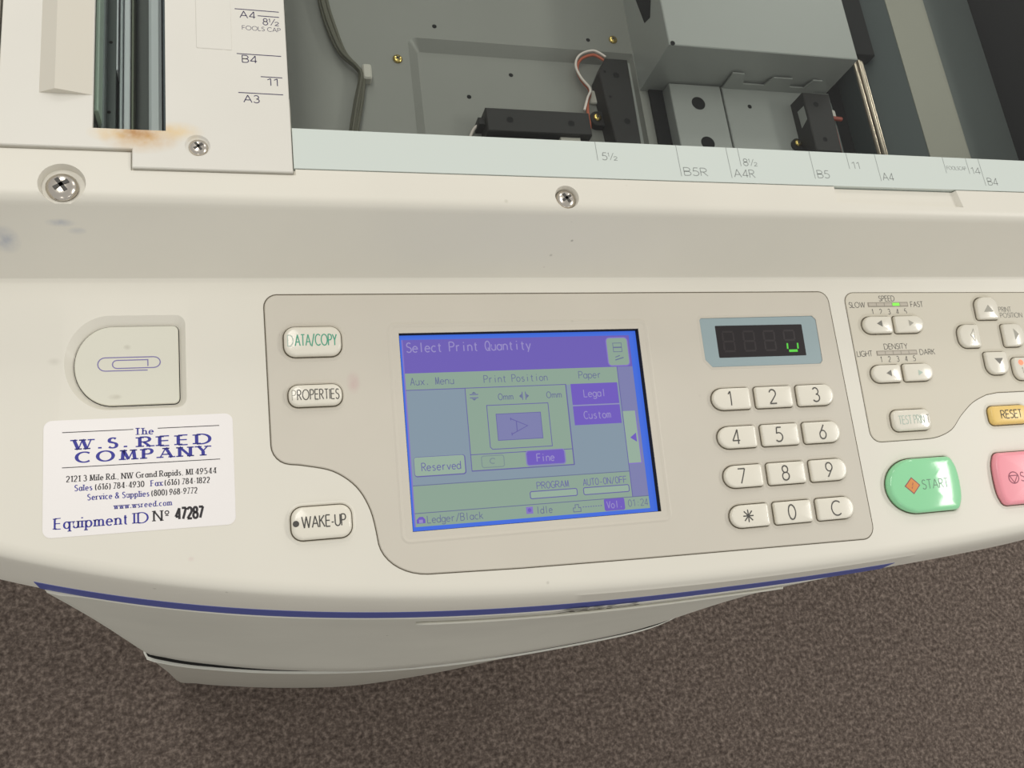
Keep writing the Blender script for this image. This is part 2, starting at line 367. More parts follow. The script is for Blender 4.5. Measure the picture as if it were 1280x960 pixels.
g('6', .54, A(.27, .3, .26, .3, 0, 360, 18), ln((.42, 1), (.04, .42)))
g('7', .5, ln((0, 1), (.5, 1)), ln((.5, 1), (.14, 0)))
g('8', .52, A(.26, .76, .21, .24, 0, 360, 16), A(.26, .27, .26, .27, 0, 360, 18))
g('9', .54, A(.27, .7, .26, .3, 0, 360, 18), ln((.5, .58), (.12, 0)))
g('.', .08, ln((.04, 0), (.04, .15))); g(',', .1, ln((.07, .08), (.02, -.12))); g(':', .08, ln((.04, .06), (.04, .18)), ln((.04, .5), (.04, .62)))
g('-', .3, ln((.02, .34), (.28, .34))); g('/', .42, ln((0, -.08), (.42, 1.06)))
g('(', .24, A(.36, .42, .34, .62, 125, 235, 10)); g(')', .24, A(-.12, .42, .34, .62, 55, -55, 10))
g('&', .7, [(.68, 0), (.2, .64)] + A(.31, .8, .17, .19, 220, -30, 10) + [(.12, .4)] + A(.26, .24, .24, .24, 130, 330, 10) + [(.66, .44)])
g('*', .6, ln((.3, .08), (.3, .92)), ln((.02, .5), (.58, .5)), ln((.08, .18), (.52, .82)), ln((.08, .82), (.52, .18)))
g('\u00b0', .3, A(.15, .8, .14, .17, 0, 360, 12), ln((.03, .5), (.27, .5)))

def stroke(pts, wf):
    n = len(pts); Lh = []; Rh = []
    closed = n > 4 and math.hypot(pts[0][0] - pts[-1][0], pts[0][1] - pts[-1][1]) < 1e-6
    for i, p in enumerate(pts):
        a = pts[i - 1] if i else (pts[-2] if closed else p); b = pts[i + 1] if i < n - 1 else (pts[1] if closed else p)
        d1 = (p[0] - a[0], p[1] - a[1]); d2 = (b[0] - p[0], b[1] - p[1])
        l1 = math.hypot(*d1); l2 = math.hypot(*d2)
        if l1 < 1e-9: d1, l1 = d2, l2
        if l2 < 1e-9: d2, l2 = d1, l1
        t = (d1[0] / l1 + d2[0] / l2, d1[1] / l1 + d2[1] / l2); l = math.hypot(*t) or 1; t = (t[0] / l, t[1] / l)
        k = wf(t) / 2 / max(.6, (t[0] * d1[0] + t[1] * d1[1]) / l1)
        Lh.append((p[0] - t[1] * k, p[1] + t[0] * k)); Rh.append((p[0] + t[1] * k, p[1] - t[0] * k))
    return [[Rh[i], Rh[i + 1], Lh[i + 1], Lh[i]] for i in range(n - 1)]
def text(s, x, y, h, width=None, align='l', wt=.09, thin=None, serif=0.0, sp=.16, xs=1.0, slant=0.0, mono=None, rot=0.0):
    """quads for the words s, cap height h, base line starting at x, y; width squeezes it to fit"""
    tot = 0; lay = []
    for ch in s:
        if ch == ' ': tot += mono or .36; continue
        w, st = GL[ch]
        if mono: lay.append((tot + (mono - w * min(1, .8 * mono / max(w, .01))) / 2, st, min(1, .8 * mono / max(w, .01)), ch)); tot += mono
        else: lay.append((tot, st, 1, ch)); tot += w + sp + (serif * .7 if serif else 0)
    if not mono: tot -= sp
    kx = (width / (tot * h)) if width else xs
    x0 = x if align == 'l' else (x - tot * h * kx / 2 if align == 'c' else x - tot * h * kx)
    Q = []
    for px, st, gs, ch_ in lay:
        for pts in st:
            P = [((px + a * gs) * h * kx + slant * b * h, b * h) for a, b in pts]
            T = wt * h; tn = (thin or wt) * h
            straight = len(P) == 2
            def wf(t, P=P, straight=straight):
                if thin is None: return T
                if straight and t[0] * t[1] > .12: return tn
                return tn + (T - tn) * abs(t[1]) ** 1.5
            Q += stroke(P, wf)
            if serif and len(pts) >= 2:
                for (e, nb) in () if ch_ in '.,:-()/&\u00b0' else ((pts[0], pts[1]), (pts[-1], pts[-2])):
                    if abs(e[0] - nb[0]) <= abs(e[1] - nb[1]) * .75 and abs(e[1] - nb[1]) > .12 and min(abs(e[1] - q) for q in (0, 1, X, -.3)) < .012 and len(pts) < 14:
                        ex = (px + e[0] * gs) * h * kx; ey = e[1] * h; sg = 1 if nb[1] > e[1] else -1
                        q = serif * h * max(kx, .6)
                        Q.append([(ex - q, ey), (ex + q, ey), (ex + q, ey + sg * tn), (ex - q, ey + sg * tn)])
    c, s_ = math.cos(rot), math.sin(rot)
    return [[(x0 + a * c - b * s_, y + a * s_ + b * c) for a, b in q] for q in Q]
def rule(x0, y0, x1, y1, w):
    return stroke([(x0, y0), (x1, y1)], lambda t: w)
def outline(poly, w): return stroke(list(poly) + [poly[0]], lambda t: w)
def flat(h): return lambda x, y: h

# ================================================================== FLOOR
def carpet():
    m = bpy.data.materials.new('brown_carpet'); m.use_nodes = True; nt = m.node_tree; b = nt.nodes['Principled BSDF']
    N = nt.nodes.new; L = nt.links.new; geo = N('ShaderNodeNewGeometry')
    b.inputs['Roughness'].default_value = 0.95; b.inputs['Specular IOR Level'].default_value = 0.1
    def noise(s, d, r=.6):
        n = N('ShaderNodeTexNoise'); n.inputs['Scale'].default_value = s; n.inputs['Detail'].default_value = d; n.inputs['Roughness'].default_value = r
        L(geo.outputs['Position'], n.inputs['Vector']); return n.outputs['Fac']
    n1 = noise(180, 3, .65); n2 = noise(60, 2); n3 = noise(7, 2)
    r = N('ShaderNodeValToRGB'); L(n1, r.inputs[0])
    e = r.color_ramp.elements; e[0].position = .30; e[0].color = (0.060, 0.046, 0.039, 1); e[1].position = .72; e[1].color = (0.26, 0.21, 0.178, 1)
    e2 = r.color_ramp.elements.new(.5); e2.color = (0.128, 0.101, 0.086, 1)
    mx = N('ShaderNodeMix'); mx.data_type = 'RGBA'; mx.blend_type = 'MULTIPLY'; mx.inputs[0].default_value = .4
    r2 = N('ShaderNodeValToRGB'); L(n2, r2.inputs[0]); r2.color_ramp.elements[0].position = .3; r2.color_ramp.elements[0].color = (.45, .43, .42, 1); r2.color_ramp.elements[1].position = .65
    L(r.outputs[0], mx.inputs[6]); L(r2.outputs[0], mx.inputs[7])
    L(mx.outputs[2], b.inputs['Base Color'])
    bp = N('ShaderNodeBump'); bp.inputs['Strength'].default_value = .5; bp.inputs['Distance'].default_value = .004; L(n1, bp.inputs['Height']); L(bp.outputs[0], b.inputs['Normal'])
    return m
fm = MB(); fm.add([(-2300, -2600, -880), (2600, -2600, -880), (2600, 1600, -880), (-2300, 1600, -880)], [(0, 1, 2, 3)], carpet())
floor = build('floor', fm); floor['kind'] = 'structure'

# ================================================================== THE COPIER
copier = empty('digital_duplicator', W(95, -130, -880))
copier['label'] = 'ivory office duplicator with scanner glass, screen and keypad, standing on brown carpet'
copier['category'] = 'copier'

# ---- front edge curves in plan
BX = np.array([-115.9, -87.6, -58.3, -21.8, 11.7, 85.7, 57.2, 147.3, 196.0, 261.2, 369.8])
BY = np.array([-333.6, -341.8, -349.3, -356.8, -361.9, -368.4, -366.7, -370.8, -370.4, -370.1, -363.8])
_c = np.polyfit(BX / 100, BY, 4)
def B1(x): return float(np.polyval(_c, x / 100)) if x < 380 else float(np.polyval(_c, 3.8)) + (x - 380) * .10
def S1(x): return B1(x) + float(np.interp(x, [-110, 200], [-4.3, -1.8]))
def S2(x): return B1(x) + float(np.interp(x, [-110, 200], [-5.8, -3.4]))
XS = list(np.arange(-135, 505.1, 5.0))
def zpan(y): return -25 + (y + 200) * ST / CT
rings = []
for x in XS:
    u = (x - 0.79) / CAM_SCALE; b = B1(u); yf = b + 7.0; zf = zpan(yf)
    fy, fz = FR(0, -223.4, zpan(-223.4))[1:]                                  # foot of the slope
    sl = math.hypot(fy + 202.5, fz + 4.5); dy, dz = (fy + 202.5) / sl, (fz + 4.5) / sl
    pr = [(-150, -110), (-150, 0), (-197.2, 0), (-199.0, -.3), (-200.6, -1.2), (-201.7, -2.6), (-202.5, -4.5)]   # ridge
    pr += [(fy - dy * 2.0, fz - dz * 2.0), (fy - dy * .8 - .25, fz - dz * .8), (fy - .9, fz + .1), (fy - 2.2, FR(0, 0, zpan(-226))[2])]
    fr = [(yf, zf)] + [(yf - 6.2 * math.sin(a), zf - 5.2 + 5.2 * math.cos(a)) for a in np.radians([15, 30, 45, 60, 75])]
    fr += [(b, -46.0), (S1(u), -60.0), (S2(u), -72.0), (S2(u) + 3, -76.0)]
    pr += [FR(0, y, z)[1:] for y, z in fr] + [(-318, -110)]
    rings.append([(x, y, z) for y, z in pr])
mb = MB(); mb.loft(rings, M['white'], smooth=False)
housing = build('top_housing', mb, copier)

def vprism(poly, z0, z1, m=None): q = MB(); q.prism(poly, z0, z1, m or M['white']); return q
# pockets: scanner opening, seat of the left plate, screw wells, grip notch, screen well, clip tray
cut(housing, vprism([(-0.2, -185.3), (520, -185.3), (520, -100), (-0.2, -100)], -120.0, 8))
cut(housing, vprism([(-113.2, -179.9), (-63.9, -179.9), (-63.9, -188.1), (0.6, -188.1), (0.6, -100), (-113.2, -100)], -1.2, 8))
cut(housing, vprism([(-85, -171.5), (-46, -171.5), (-46, -100), (-85, -100)], -60, 8))
for cx, cy, r in ((-88.9, -194.7, 9.2), (121.4, -195.0, 6.3)):
    q = MB(); q.lathe(cx, cy, [(r - 1.4, -3.2), (r, 2)], M['white'], 32); cut(housing, q)
q = MB(); q.loft([[(268.5, -193.2, -2.2), (342.5, -194.2, -2.2), (341.5, -180, -2.2), (268.5, -180, -2.2)], [(265.5, -195.2, 2), (346.5, -196.2, 2), (343.5, -180, 2), (265, -180, 2)]], M['white']); cut(housing, q)
q = MB(PAN); q.box(43.4, 160.9, -137.4, -48.6, -7, 3, M['shadow_gap']); cut(housing, q)
def dshape(x0, x1, v0, v1, rx, r, n=14):
    cy = (v0 + v1) / 2; ry = (v1 - v0) / 2
    return arc(x1 - r, v0 + r, r, r, 270, 360, 5) + arc(x1 - r, v1 - r, r, r, 0, 90, 5) + arc(x0 + rx, cy, rx, ry, 90, 270, n * 2)
q = MB(PAN); q.loft([[(x, v, -2.8) for x, v in dshape(-89.3, -48.7, -77.4, -43.0, 14.8, 2.4)], [(x, v, 0.02) for x, v in dshape(-92.4, -46.2, -78.9, -39.2, 17.0, 4.0)], [(x, v, 2) for x, v in dshape(-92.6, -46.0, -79.1, -39.0, 17.0, 4.0)]], M['white']); cut(housing, q)
housing.data.polygons.foreach_set('use_smooth', [True] * len(housing.data.polygons)); housing.data.set_sharp_from_angle(angle=math.radians(24))
bevel(housing, 0.5, 2, 40)

# ---- scanner side frames behind the front housing (same moulding family, separate pieces)
mb = MB(); mb.box(-135, -113.6, -177, 200, -90, 3.0, M['white'], 1.2)
build('side_frame', mb, copier)
mb = MB(); mb.box(455, 520, -150, 200, -90, 0.0, M['white'], 1.2)
build('side_frame', mb, copier)
mb = MB(); mb.box(-113.4, 455, 170, 200, -90, 0.0, M['white'], 1.2)
build('rear_frame', mb, copier)

# ---- screws
def screw(name, cx, cy, z, r, m, parent, fn=None):
    q = MB(fn)
    q.lathe(cx, cy, [(r, z), (r, z + r * .18), (r * .86, z + r * .36), (r * .6, z + r * .5), (r * .2, z + r * .56)], m, 28)
    for a in (0.6, 0.6 + math.pi / 2):
        c, s = math.cos(a), math.sin(a); l, w = r * .52, r * .13
        P = [(cx + c * l * i - s * w * j, cy + s * l * i + c * w * j) for i, j in ((-1, -1), (1, -1), (1, 1), (-1, 1))]
        q.prism(P, z + r * .42, z + r * .585, M['ink'])
    return build(name, q, parent)
screw('screw', -89.2, -195.2, -3.2, 6.0, M['steel'], copier)
screw('screw', 121.4, -195.2, -3.2, 4.9, M['steel'], copier)

# ---- left cover plate with scan slot
poly = [(-112.6, -178.9), (-63.3, -178.9), (-63.3, -187.4), (-0.5, -187.4), (-0.5, 168), (-112.6, 168)]
mb = MB(); mb.prism(poly, -1.1, 1.3, M['plate'], 0.35)
plate = build('cover_plate', mb, copier, 'ivory cover plate with paper size marks and a rust coloured stain')
q = MB(); q.box(-78.1, -50.5, -170.0, 150, -5, 5, M['plate']); cut(plate, q)
q = MB(); q.lathe(-38.3, -176.3, [(4.6, 0.0), (5.5, 3)], M['plate'], 28); cut(plate, q)
screw('screw', -38.0, -176.6, -0.6, 3.9, M['steel'], plate)
mb = MB()   # sloped paper guide beside the slot and raised pad to its right
mb.loft([[(-98.0, -154.6, 1.25), (-91.6, -154.6, 4.6), (-78.3, -154.6, 1.3), (-78.3, -154.6, 1.2), (-98, -154.6, 1.2)],
         [(-98.0, 150, 1.25), (-91.6, 150, 4.6), (-78.3, 150, 1.3), (-78.3, 150, 1.2), (-98, 150, 1.2)]], mat('guide_cream', srgb(209, 204, 191), 0.45))
build('paper_guide', mb, plate)
mb = MB(); mb.prism(rrect(-23.4 - 7.3, 10, 14.6, 277, .6), 1.2, 1.55, M['plate'], 0.2); build('raised_pad', mb, plate)
mb = MB(); Q = []
for y, x0 in ((-106.5, -21.7), (-109.3, -12.1), (-129.9, -21.5), (-141.0, -11.9), (-149.6, -21.4)): Q += rule(x0, y, -2.9, y, .42)
for s, x0, x1, y, h in (('A4', -19.6, -13.1, -111.0, 3.6), ('B4', -19.3, -13.2, -134.2, 3.6), ('11', -9.2, -4.8, -145.3, 3.6), ('A3', -19.3, -12.9, -154.3, 3.6)):
    Q += text(s, x0, y, h, width=x1 - x0, wt=.11)
Q += text('8', -9.9, -113.9, 3.4, width=2.0, wt=.11) + text('1', -7.4, -112.4, 1.9, wt=.15) + rule(-6.6, -113.9, -4.8, -110.4, .3) + text('2', -4.9, -113.9, 1.9, width=1.7, wt=.15)
Q += text('FOOLS CAP', -18.8, -117.2, 2.1, width=16.2, wt=.10)
mb.quads(Q, M['ink_navy'], flat(1.34)); ink(plate, mb)

# slot glass and the scan carriage beneath it
mb = MB(); mb.box(-78.4, -50.2, -171, 152, -3.2, -1.4, M['glass2']); build('slot_glass', mb, copier)
carr = MB()
carr.box(-84, -46, -172, 150, -34, -26, M['carr_k'])
build_carr = build('scan_carriage', carr, copier)
def strip(name, x0, x1, z0, z1, m, y0=-171, bev=.4):
    q = MB(); q.box(x0, x1, y0, 148, z0, z1, m, bev); return build(name, q, build_carr)
strip('frame_rail', -81.5, -79.4, -26, -17, M['mirror'], bev=.3)
strip('lamp_tube', -78.7, -77.0, -26, -4.2, M['mint'], -158)
q = MB(); q.prism([(-77.5, -165), (-76.4, -165), (-76.4, 148), (-77.5, 148)], -26, -14, M['mirror']); build('frame_rail', q, build_carr)
q = MB(); q.box(-77.0, -72.6, -170, 148, -26, -20, mat('mirror_dark', srgb(74, 80, 80), .3), .2)
for y in (-148, -112, -84, -70): q.face(circle(-75.3 + (.4 if y == -112 else 0), y, .8, 12), -19.95, M['hole'])
build('mirror_bar', q, build_carr)
strip('trim_strip', -72.3, -71.6, -26, -17.5, M['lamp'], -128, .15)
strip('reflector', -71.2, -69.7, -26, -19, M['mirror']); strip('reflector', -69.3, -66.7, -26, -18.6, M['lamp'])
strip('frame_rail', -66.3, -65.3, -26, -19, mat('strip_olive', srgb(96, 98, 84), .5), bev=.2)
strip('exposure_lamp', -59.3, -54.0, -26, -19.0, M['lamp'], bev=1.2)
strip('frame_rail', -53.4, -51.0, -26, -20, mat('strip_slate', srgb(72, 78, 88), .5), bev=.2)
q = MB(); q.box(-77.2, -71, -172, -158, -26, -20.5, M['black'], 1.0); build('lamp_holder', q, build_carr)
screw('brass_screw', -73.3, -163.5, -20.5, 2.4, M['brass'], build_carr)

# ---- platen glass and the printed ruler strip
mb = MB(); mb.box(0.0, 452, -164.9, 168, -4.0, -0.2, M['glass']); glass = build('platen_glass', mb, copier)
mb = MB(); mb.box(0.0, 519, -184.7, -165.0, -4.0, -0.1, M['strip'], .15)
rul = build('ruler_strip', mb, copier, 'pale green white strip printed with grey paper sizes')
mb = MB(); Q = []
for x, y1 in ((139.7, -175.2), (182, -182.2), (209.4, -182.2), (215.9, -175.4), (257.2, -181), (279.3, -174.6), (296.9, -181), (340.2, -174.8), (355.5, -174.7), (363.9, -181.7)):
    Q += rule(x, -165.2, x, y1, .28)
def frac(n, x, y):
    return text(n, x, y, 3.9, width=2.5, wt=.1) + text('1', x + 3.1, y + 1.9, 2.0, wt=.14) + rule(x + 3.9, y, x + 5.9, y + 3.9, .28) + text('2', x + 5.8, y, 2.0, width=1.8, wt=.14)
Q += frac('5', 142.2, -174.8) + frac('8', 217.6, -175.0)
for s, x, y, w in (('B5R', 183.8, -181.6, 12.5), ('A4R', 211.0, -181.6, 11.5), ('B5', 259.0, -180.4, 7.0), ('11', 281.4, -174.3, 4.4), ('A4', 298.3, -180.5, 6.8), ('14', 357.3, -174.6, 5.6), ('B4', 366.0, -181.2, 6.6)):
    Q += text(s, x, y, 4.3 if len(s) > 1 and s not in ('11', '14') else 3.9, width=w, wt=.09)
Q += text('FOOLSCAP', 341.3, -172.6, 2.1, width=12.6, wt=.10)
mb.quads(Q, M['ink_grey'], flat(-0.05)); ink(rul, mb)

# ================================================================== SCANNER INTERIOR
Z = -72.0
mb = MB()
rec = arc(75.6, -59.7, 5.2, 5.2, 90, 180, 6) + [(70.4, -183), (208.0, -183), (208.0, -54.5)]
mb.box(-0.3, 452, -184, 168, -84, Z, M['sheet'])
pan = build('scanner_chassis', mb, copier, 'grey painted sheet metal scanner floor')
q = MB(); q.loft([[(x, y, -77.0) for x, y in arc(78.4, -62.4, 2.2, 2.2, 90, 180, 6) + [(76.2, -183), (206.2, -183), (206.2, -60.2)]], [(x, y, Z) for x, y in rec], [(x, y, -68) for x, y in rec]], M['sheet']); cut(pan, q)
mb = MB(); mb.box(-4, -0.5, -184, 168, -84, -5, M['sheet']); build('chassis_wall', mb, copier)
mb = MB(); mb.box(-4, 452, 168.2, 170, -84, -5, M['sheet']); build('chassis_wall', mb, copier)
mb = MB(); mb.box(0, 452, -185.2, -184.2, -84, -9.2, M['sheet_light']); build('chassis_wall', mb, copier)
for x, y, z, r in ((86.7, -45.9, Z, 1.35), (180.4, -46.9, Z, 1.3), (130.4, -71.7, -77, 1.35), (103.6, -88.2, -77, 1.35)): q = MB(); q.face(circle(x, y, r, 16), z + .06, M['hole']); build('screw_hole', q, pan, fix=False)
screw('brass_screw', 63.6, -69.9, Z, 2.7, M['brass'], pan); screw('brass_screw', 196.7, -45.4, Z, 2.7, M['brass'], pan)

# size sensors
def sensor(mbx, holes, zt, label):
    for x, y, r in holes: mbx.face(circle(x, y, r, 18), zt + .06, M['hole'])
    return build('size_sensor', mbx, copier, label)
mb = MB(); mb.box(108.2, 169.2, -118.4, -103.7, -77, -64, M['black'], .5)
s1 = sensor(mb, ((121.5, -111.0, 2.0), (157.5, -111.4, 2.0)), -64, 'black size sensor lying along the front')
q = MB(); q.box(112, 166, -124, -118.5, -77, -70, M['black'], .4); build('sensor_foot', q, s1)
q = MB(); q.box(151, 163, -121.6, -118.3, -69.9, -67.0, M['clip'], .3); build('connector', q, s1)
q = MB(); q.box(104.6, 108.4, -112, -107.5, -77, -68, M['black'], .3); build('connector', q, s1)
mb = MB(); mb.prism([(185.4, -65.3), (180.0, -75.6), (183.6, -130), (198.6, -130), (199.6, -65.3)][::-1], -77, -64, M['black'], .5)
s2 = sensor(mb, ((190.5, -77, 2.0), (192.3, -108, 2.0), (183.6, -75, .9), (184.4, -92, .9)), -64, 'black size sensor standing across')
q = MB(); q.prism(arc(178.6, -101, 5.0, 5.0, 90, 270, 10) + [(185.5, -106), (185.5, -96)], -77, -72.5, M['black'], .5); build('mounting_tab', q, s2)
screw('brass_screw', 178.2, -100.6, -72.5, 2.6, M['brass'], s2)
mb = MB(); mb.prism([(303, -91.8), (303, -132), (320.5, -132), (321.4, -91.8)], -62, -48.8, M['black'], .5)
s3 = sensor(mb, ((310.3, -100.0, 1.8), (310.6, -124, 1.6)), -48.8, 'black size sensor beside the chrome rail')
q = MB(); q.add([(302.9, -99.9, -57.2), (302.9, -100.2, -50.5), (302.9, -109.5, -50.2), (302.9, -111.8, -56.7)], [(0, 1, 2, 3)], M['sheet_light']); build('sensor_window', q, s3, fix=False)
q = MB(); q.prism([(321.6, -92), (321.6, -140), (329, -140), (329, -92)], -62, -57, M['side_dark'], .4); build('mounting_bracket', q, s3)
screw('brass_screw', 300.8, -119.6, -60.5, 2.4, M['brass'], s3)
q = MB(); q.prism(circle(300.6, -120.5, 4.2, 20), -62, -60.5, M['black']); build('mounting_tab', q, s3)
# cables
mb = MB(); pw = catmull([(188.0, -61.5, -68), (181.3, -56.8, -69), (172.6, -59.7, -70), (169.3, -66.3, -71), (171.2, -74.5, -71), (176.2, -82.0, -71.5), (173.5, -88.5, -71.5), (169.5, -98.0, -70)], 8)
mb.tube(pw, .75, M['wire_w']); build('white_wire', mb, s2)
mb = MB(); pw = catmull([(188.4, -63.0, -70), (182.0, -58.2, -71), (174.0, -60.9, -72), (170.8, -66.8, -73), (172.6, -74.5, -73.5), (177.0, -81.5, -74), (174.0, -90, -73.5), (172.8, -100, -73), (173.0, -107, -74), (169.0, -120, -75)], 8)
mb.tube(pw, .95, M['wire_o']); build('orange_wire', mb, s2)
mb = MB(); mb.prism(rrect(179.2, -84.5, 5.0, 9, 1.2), -77, -75, M['clip'], .6); build('cable_clip', mb, s2)
mb = MB(); mb.tube(catmull([(106.8, -109, -72), (103.5, -111, -74), (101.0, -116, -76), (100, -124, -78)], 6), .9, M['wire_w']); build('white_wire', mb, s1)
mb = MB()
for k, (dx, dz) in enumerate(((-.9, 0), (.9, .3), (0, 1.2), (2.4, -.2))):
    mb.tube(catmull([(22.6 + dx * 1.2, -20, -68 + dz), (23.6 + dx * 1.2, -37.7, -68 + dz), (26.6 + dx * 1.3, -54, -68 + dz), (32.0 + dx, -71, -68 + dz), (39.8 + dx * .5, -80.3, -68 + dz), (42.0 + dx * .6, -86, -68 + dz), (39.0 + dx, -101, -68 + dz), (35.5 + dx, -118.2, -68 + dz), (32 + dx, -140, -68 + dz)], 6), 1.0, M['wire_k'])
build('wire_bundle', mb, copier, 'dark olive bundle of thin wires crossing the scanner floor')
mb = MB(); mb.prism(rrect(45.4, -82.8, 5.0, 9.5, 1.5), Z, -66.5, M['clip'], .8); build('cable_clip', mb, copier)
mb = MB(); mb.tube(catmull([(321.5, -104, -54), (322.5, -108, -53.5), (323.4, -114, -54), (325, -124, -56), (326, -136, -58)], 6), 1.3, M['wire_r']); mb.tube(catmull([(320.6, -104, -54), (320.8, -108, -53), (322, -116, -54), (323.4, -126, -56), (324, -136, -58)], 6), .7, M['wire_w'])
mb.tube(catmull([(321.5, -105, -54), (326, -105.5, -54), (331, -105, -55)], 6), 1.4, M['wire_r'])
build('sensor_wire', mb, s3)
mb = MB(); mb.prism(rrect(324, -103, 6, 7, 1.6), -57, -53, M['clip'], .8); build('cable_clip', mb, s3)

# lens cover box
mb = MB(); mb.box(208.4, 332.0, -80.6, 120, Z, -30.0, M['sheet_light'], .5)
lens = build('lens_cover', mb, copier, 'pale grey sheet metal box over the lens')
q = MB(); q.add([(208.3, -20, -58.5), (208.3, -48.8, -51.7), (208.3, -50.9, -44.3), (208.3, -38, -37.5), (208.3, -20, -36)], [(0, 1, 2, 3, 4)], M['hole']); build('side_slot', q, lens, fix=False)
q = MB(); q.lathe(210.6, -79.6, [(1.4, -30.2), (1.4, -29.8)], M['hole'], 14); build('corner_hole', q, lens)
q = MB(); q.box(201.2, 208.2, -120, 120, -84, -75.5, M['sheet_light']); build('floor_strip', q, lens)
# mounting plates in front of it
mb = MB(); mb.box(213.5, 222.2, -184, -74, -71.9, -70.2, M['hole']); build('opening', mb, pan)
mb = MB(); mb.box(222.6, 256.4, -184, -81.4, Z, -62.0, M['sheet_light'], .4)
for x, y in ((239.6, -94.4), (240.4, -121.4)): mb.face(circle(x, y, 4.4, 24), -61.94, M['hole'])
build('lens_bracket', mb, copier, 'pale metal plate with two round holes')
mb = MB(); mb.box(257.6, 333, -184, -81.4, Z, -62.0, M['sheet_light'], .4); mb.face(circle(274, -94.6, 1.4, 16), -61.94, M['hole'])
br = build('lens_bracket', mb, copier, 'pale metal plate with bent up tabs')
prof = [(258, -62), (320, -62), (320, -49.5), (313.5, -49.5), (311.5, -57), (301.2, -57), (299, -49.5), (286, -49.5), (283.6, -57), (269.4, -57), (265.5, -48), (257.6, -48)]
mb = MB(); mb.loft([[(x, -81.6, z) for x, z in prof], [(x, -82.6, z) for x, z in prof]], M['sheet_light']); build('bent_tab', mb, br)
# right side of the scanner
mb = MB(); mb.box(333.4, 349, -184, 168, Z, -70, M['hole']); build('opening', mb, pan)
mb = MB()
for x, z in ((350.4, -53.2), (352.8, -52.0), (355.2, -53.0)): mb.tube([(x, -184, z), (x, 168, z)], 1.25, M['rail'], 10)
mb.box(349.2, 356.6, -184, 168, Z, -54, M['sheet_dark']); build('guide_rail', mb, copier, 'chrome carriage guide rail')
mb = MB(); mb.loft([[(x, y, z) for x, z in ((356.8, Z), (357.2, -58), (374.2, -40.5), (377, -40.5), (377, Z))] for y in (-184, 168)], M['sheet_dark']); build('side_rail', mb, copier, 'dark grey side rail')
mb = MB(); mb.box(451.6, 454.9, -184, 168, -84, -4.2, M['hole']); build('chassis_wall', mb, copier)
mb = MB(); mb.box(334, 361, -63, 168, -72, -46, M['hole'], .5); build('bearing_block', mb, copier)
def lip(name, pr, m, label):
    q = MB(); q.loft([[(x, y, z) for x, z in pr] for y in (-184, 168)], m, smooth=False); return build(name, q, copier, label)
lip('side_ledge', [(374.4, -44), (374.4, -40), (402.0, -40), (404.0, -40.3), (405.5, -41), (406.5, -44)], M['ledge'], 'light warm grey ledge along the scanner')
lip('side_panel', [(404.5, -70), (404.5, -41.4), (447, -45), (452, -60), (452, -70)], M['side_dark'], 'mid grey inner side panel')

# ================================================================== OPERATOR PANEL
def groove(mb, poly, w, h, m): mb.ring(offset(poly, w), poly, h, h, m)
main_outline = (arc(-8.6, -36.6, 5.4, 5.6, 180, 90, 6) + arc(264.3, -37.0, 5.4, 5.6, 90, 0, 6) + arc(266.6, -152.8, 6.2, 6.2, 0, -90, 6) +
                [(146.5, -157.6), (90, -156.6)] + arc(50.5, -138.5, 22.0, 16.8, -95, -180, 10)[0:10] + catmull([(28.5, -138.5), (26.2, -126.5), (20.8, -116.2), (11.5, -109.0), (0.0, -105.9), (-5.8, -105.0)], 5)[1:] + arc(-5.2, -96.6, 8.2, 8.4, 262, 180, 6))
mb = MB(PAN); H = 0.5
mb.prism(main_outline, -0.8, H, M['panel'], 0.4)
panel = build('control_panel', mb, copier, 'grey beige control panel inset')
q = MB(PAN); q.prism([(43.3, -137.3), (159.8, -137.3), (159.8, -49.3), (43.3, -49.3)], -3, 3, M['panel']); cut(panel, q)
mb = MB(PAN); groove(mb, main_outline, .45, .05, M['gap'])
Rr = rrect(101.5, -93.3, 127, 98, 4.0); mb.ring(Rr, offset(Rr, -.9), H, H + .28, M['panel'], True); mb.ring(offset(Rr, -.9), offset(Rr, -2.2), H + .28, H + .02, M['panel'], True)
ink(panel, mb)

light_outline = (arc(285.6, -37.2, 5.6, 5.2, 180, 90, 6) + arc(434, -38, 5.2, 5.2, 90, 0, 6) + [(439.5, -88.8), (384.5, -88.9), (366, -88.9)] +
                 catmull([(358.5, -89.8), (348.6, -93.6), (339.2, -100.4), (331.6, -107.4), (321.5, -110.9), (312, -111.5)], 5) + arc(287.0, -105.8, 6.0, 5.8, 270, 180, 6))
mb = MB(PAN); mb.prism(light_outline, -0.8, 0.4, M['panel_light'], 0.3); groove(mb, light_outline, .32, .05, M['gap'])
panel2 = build('print_panel', mb, copier, 'pale beige panel with speed, density and position keys')

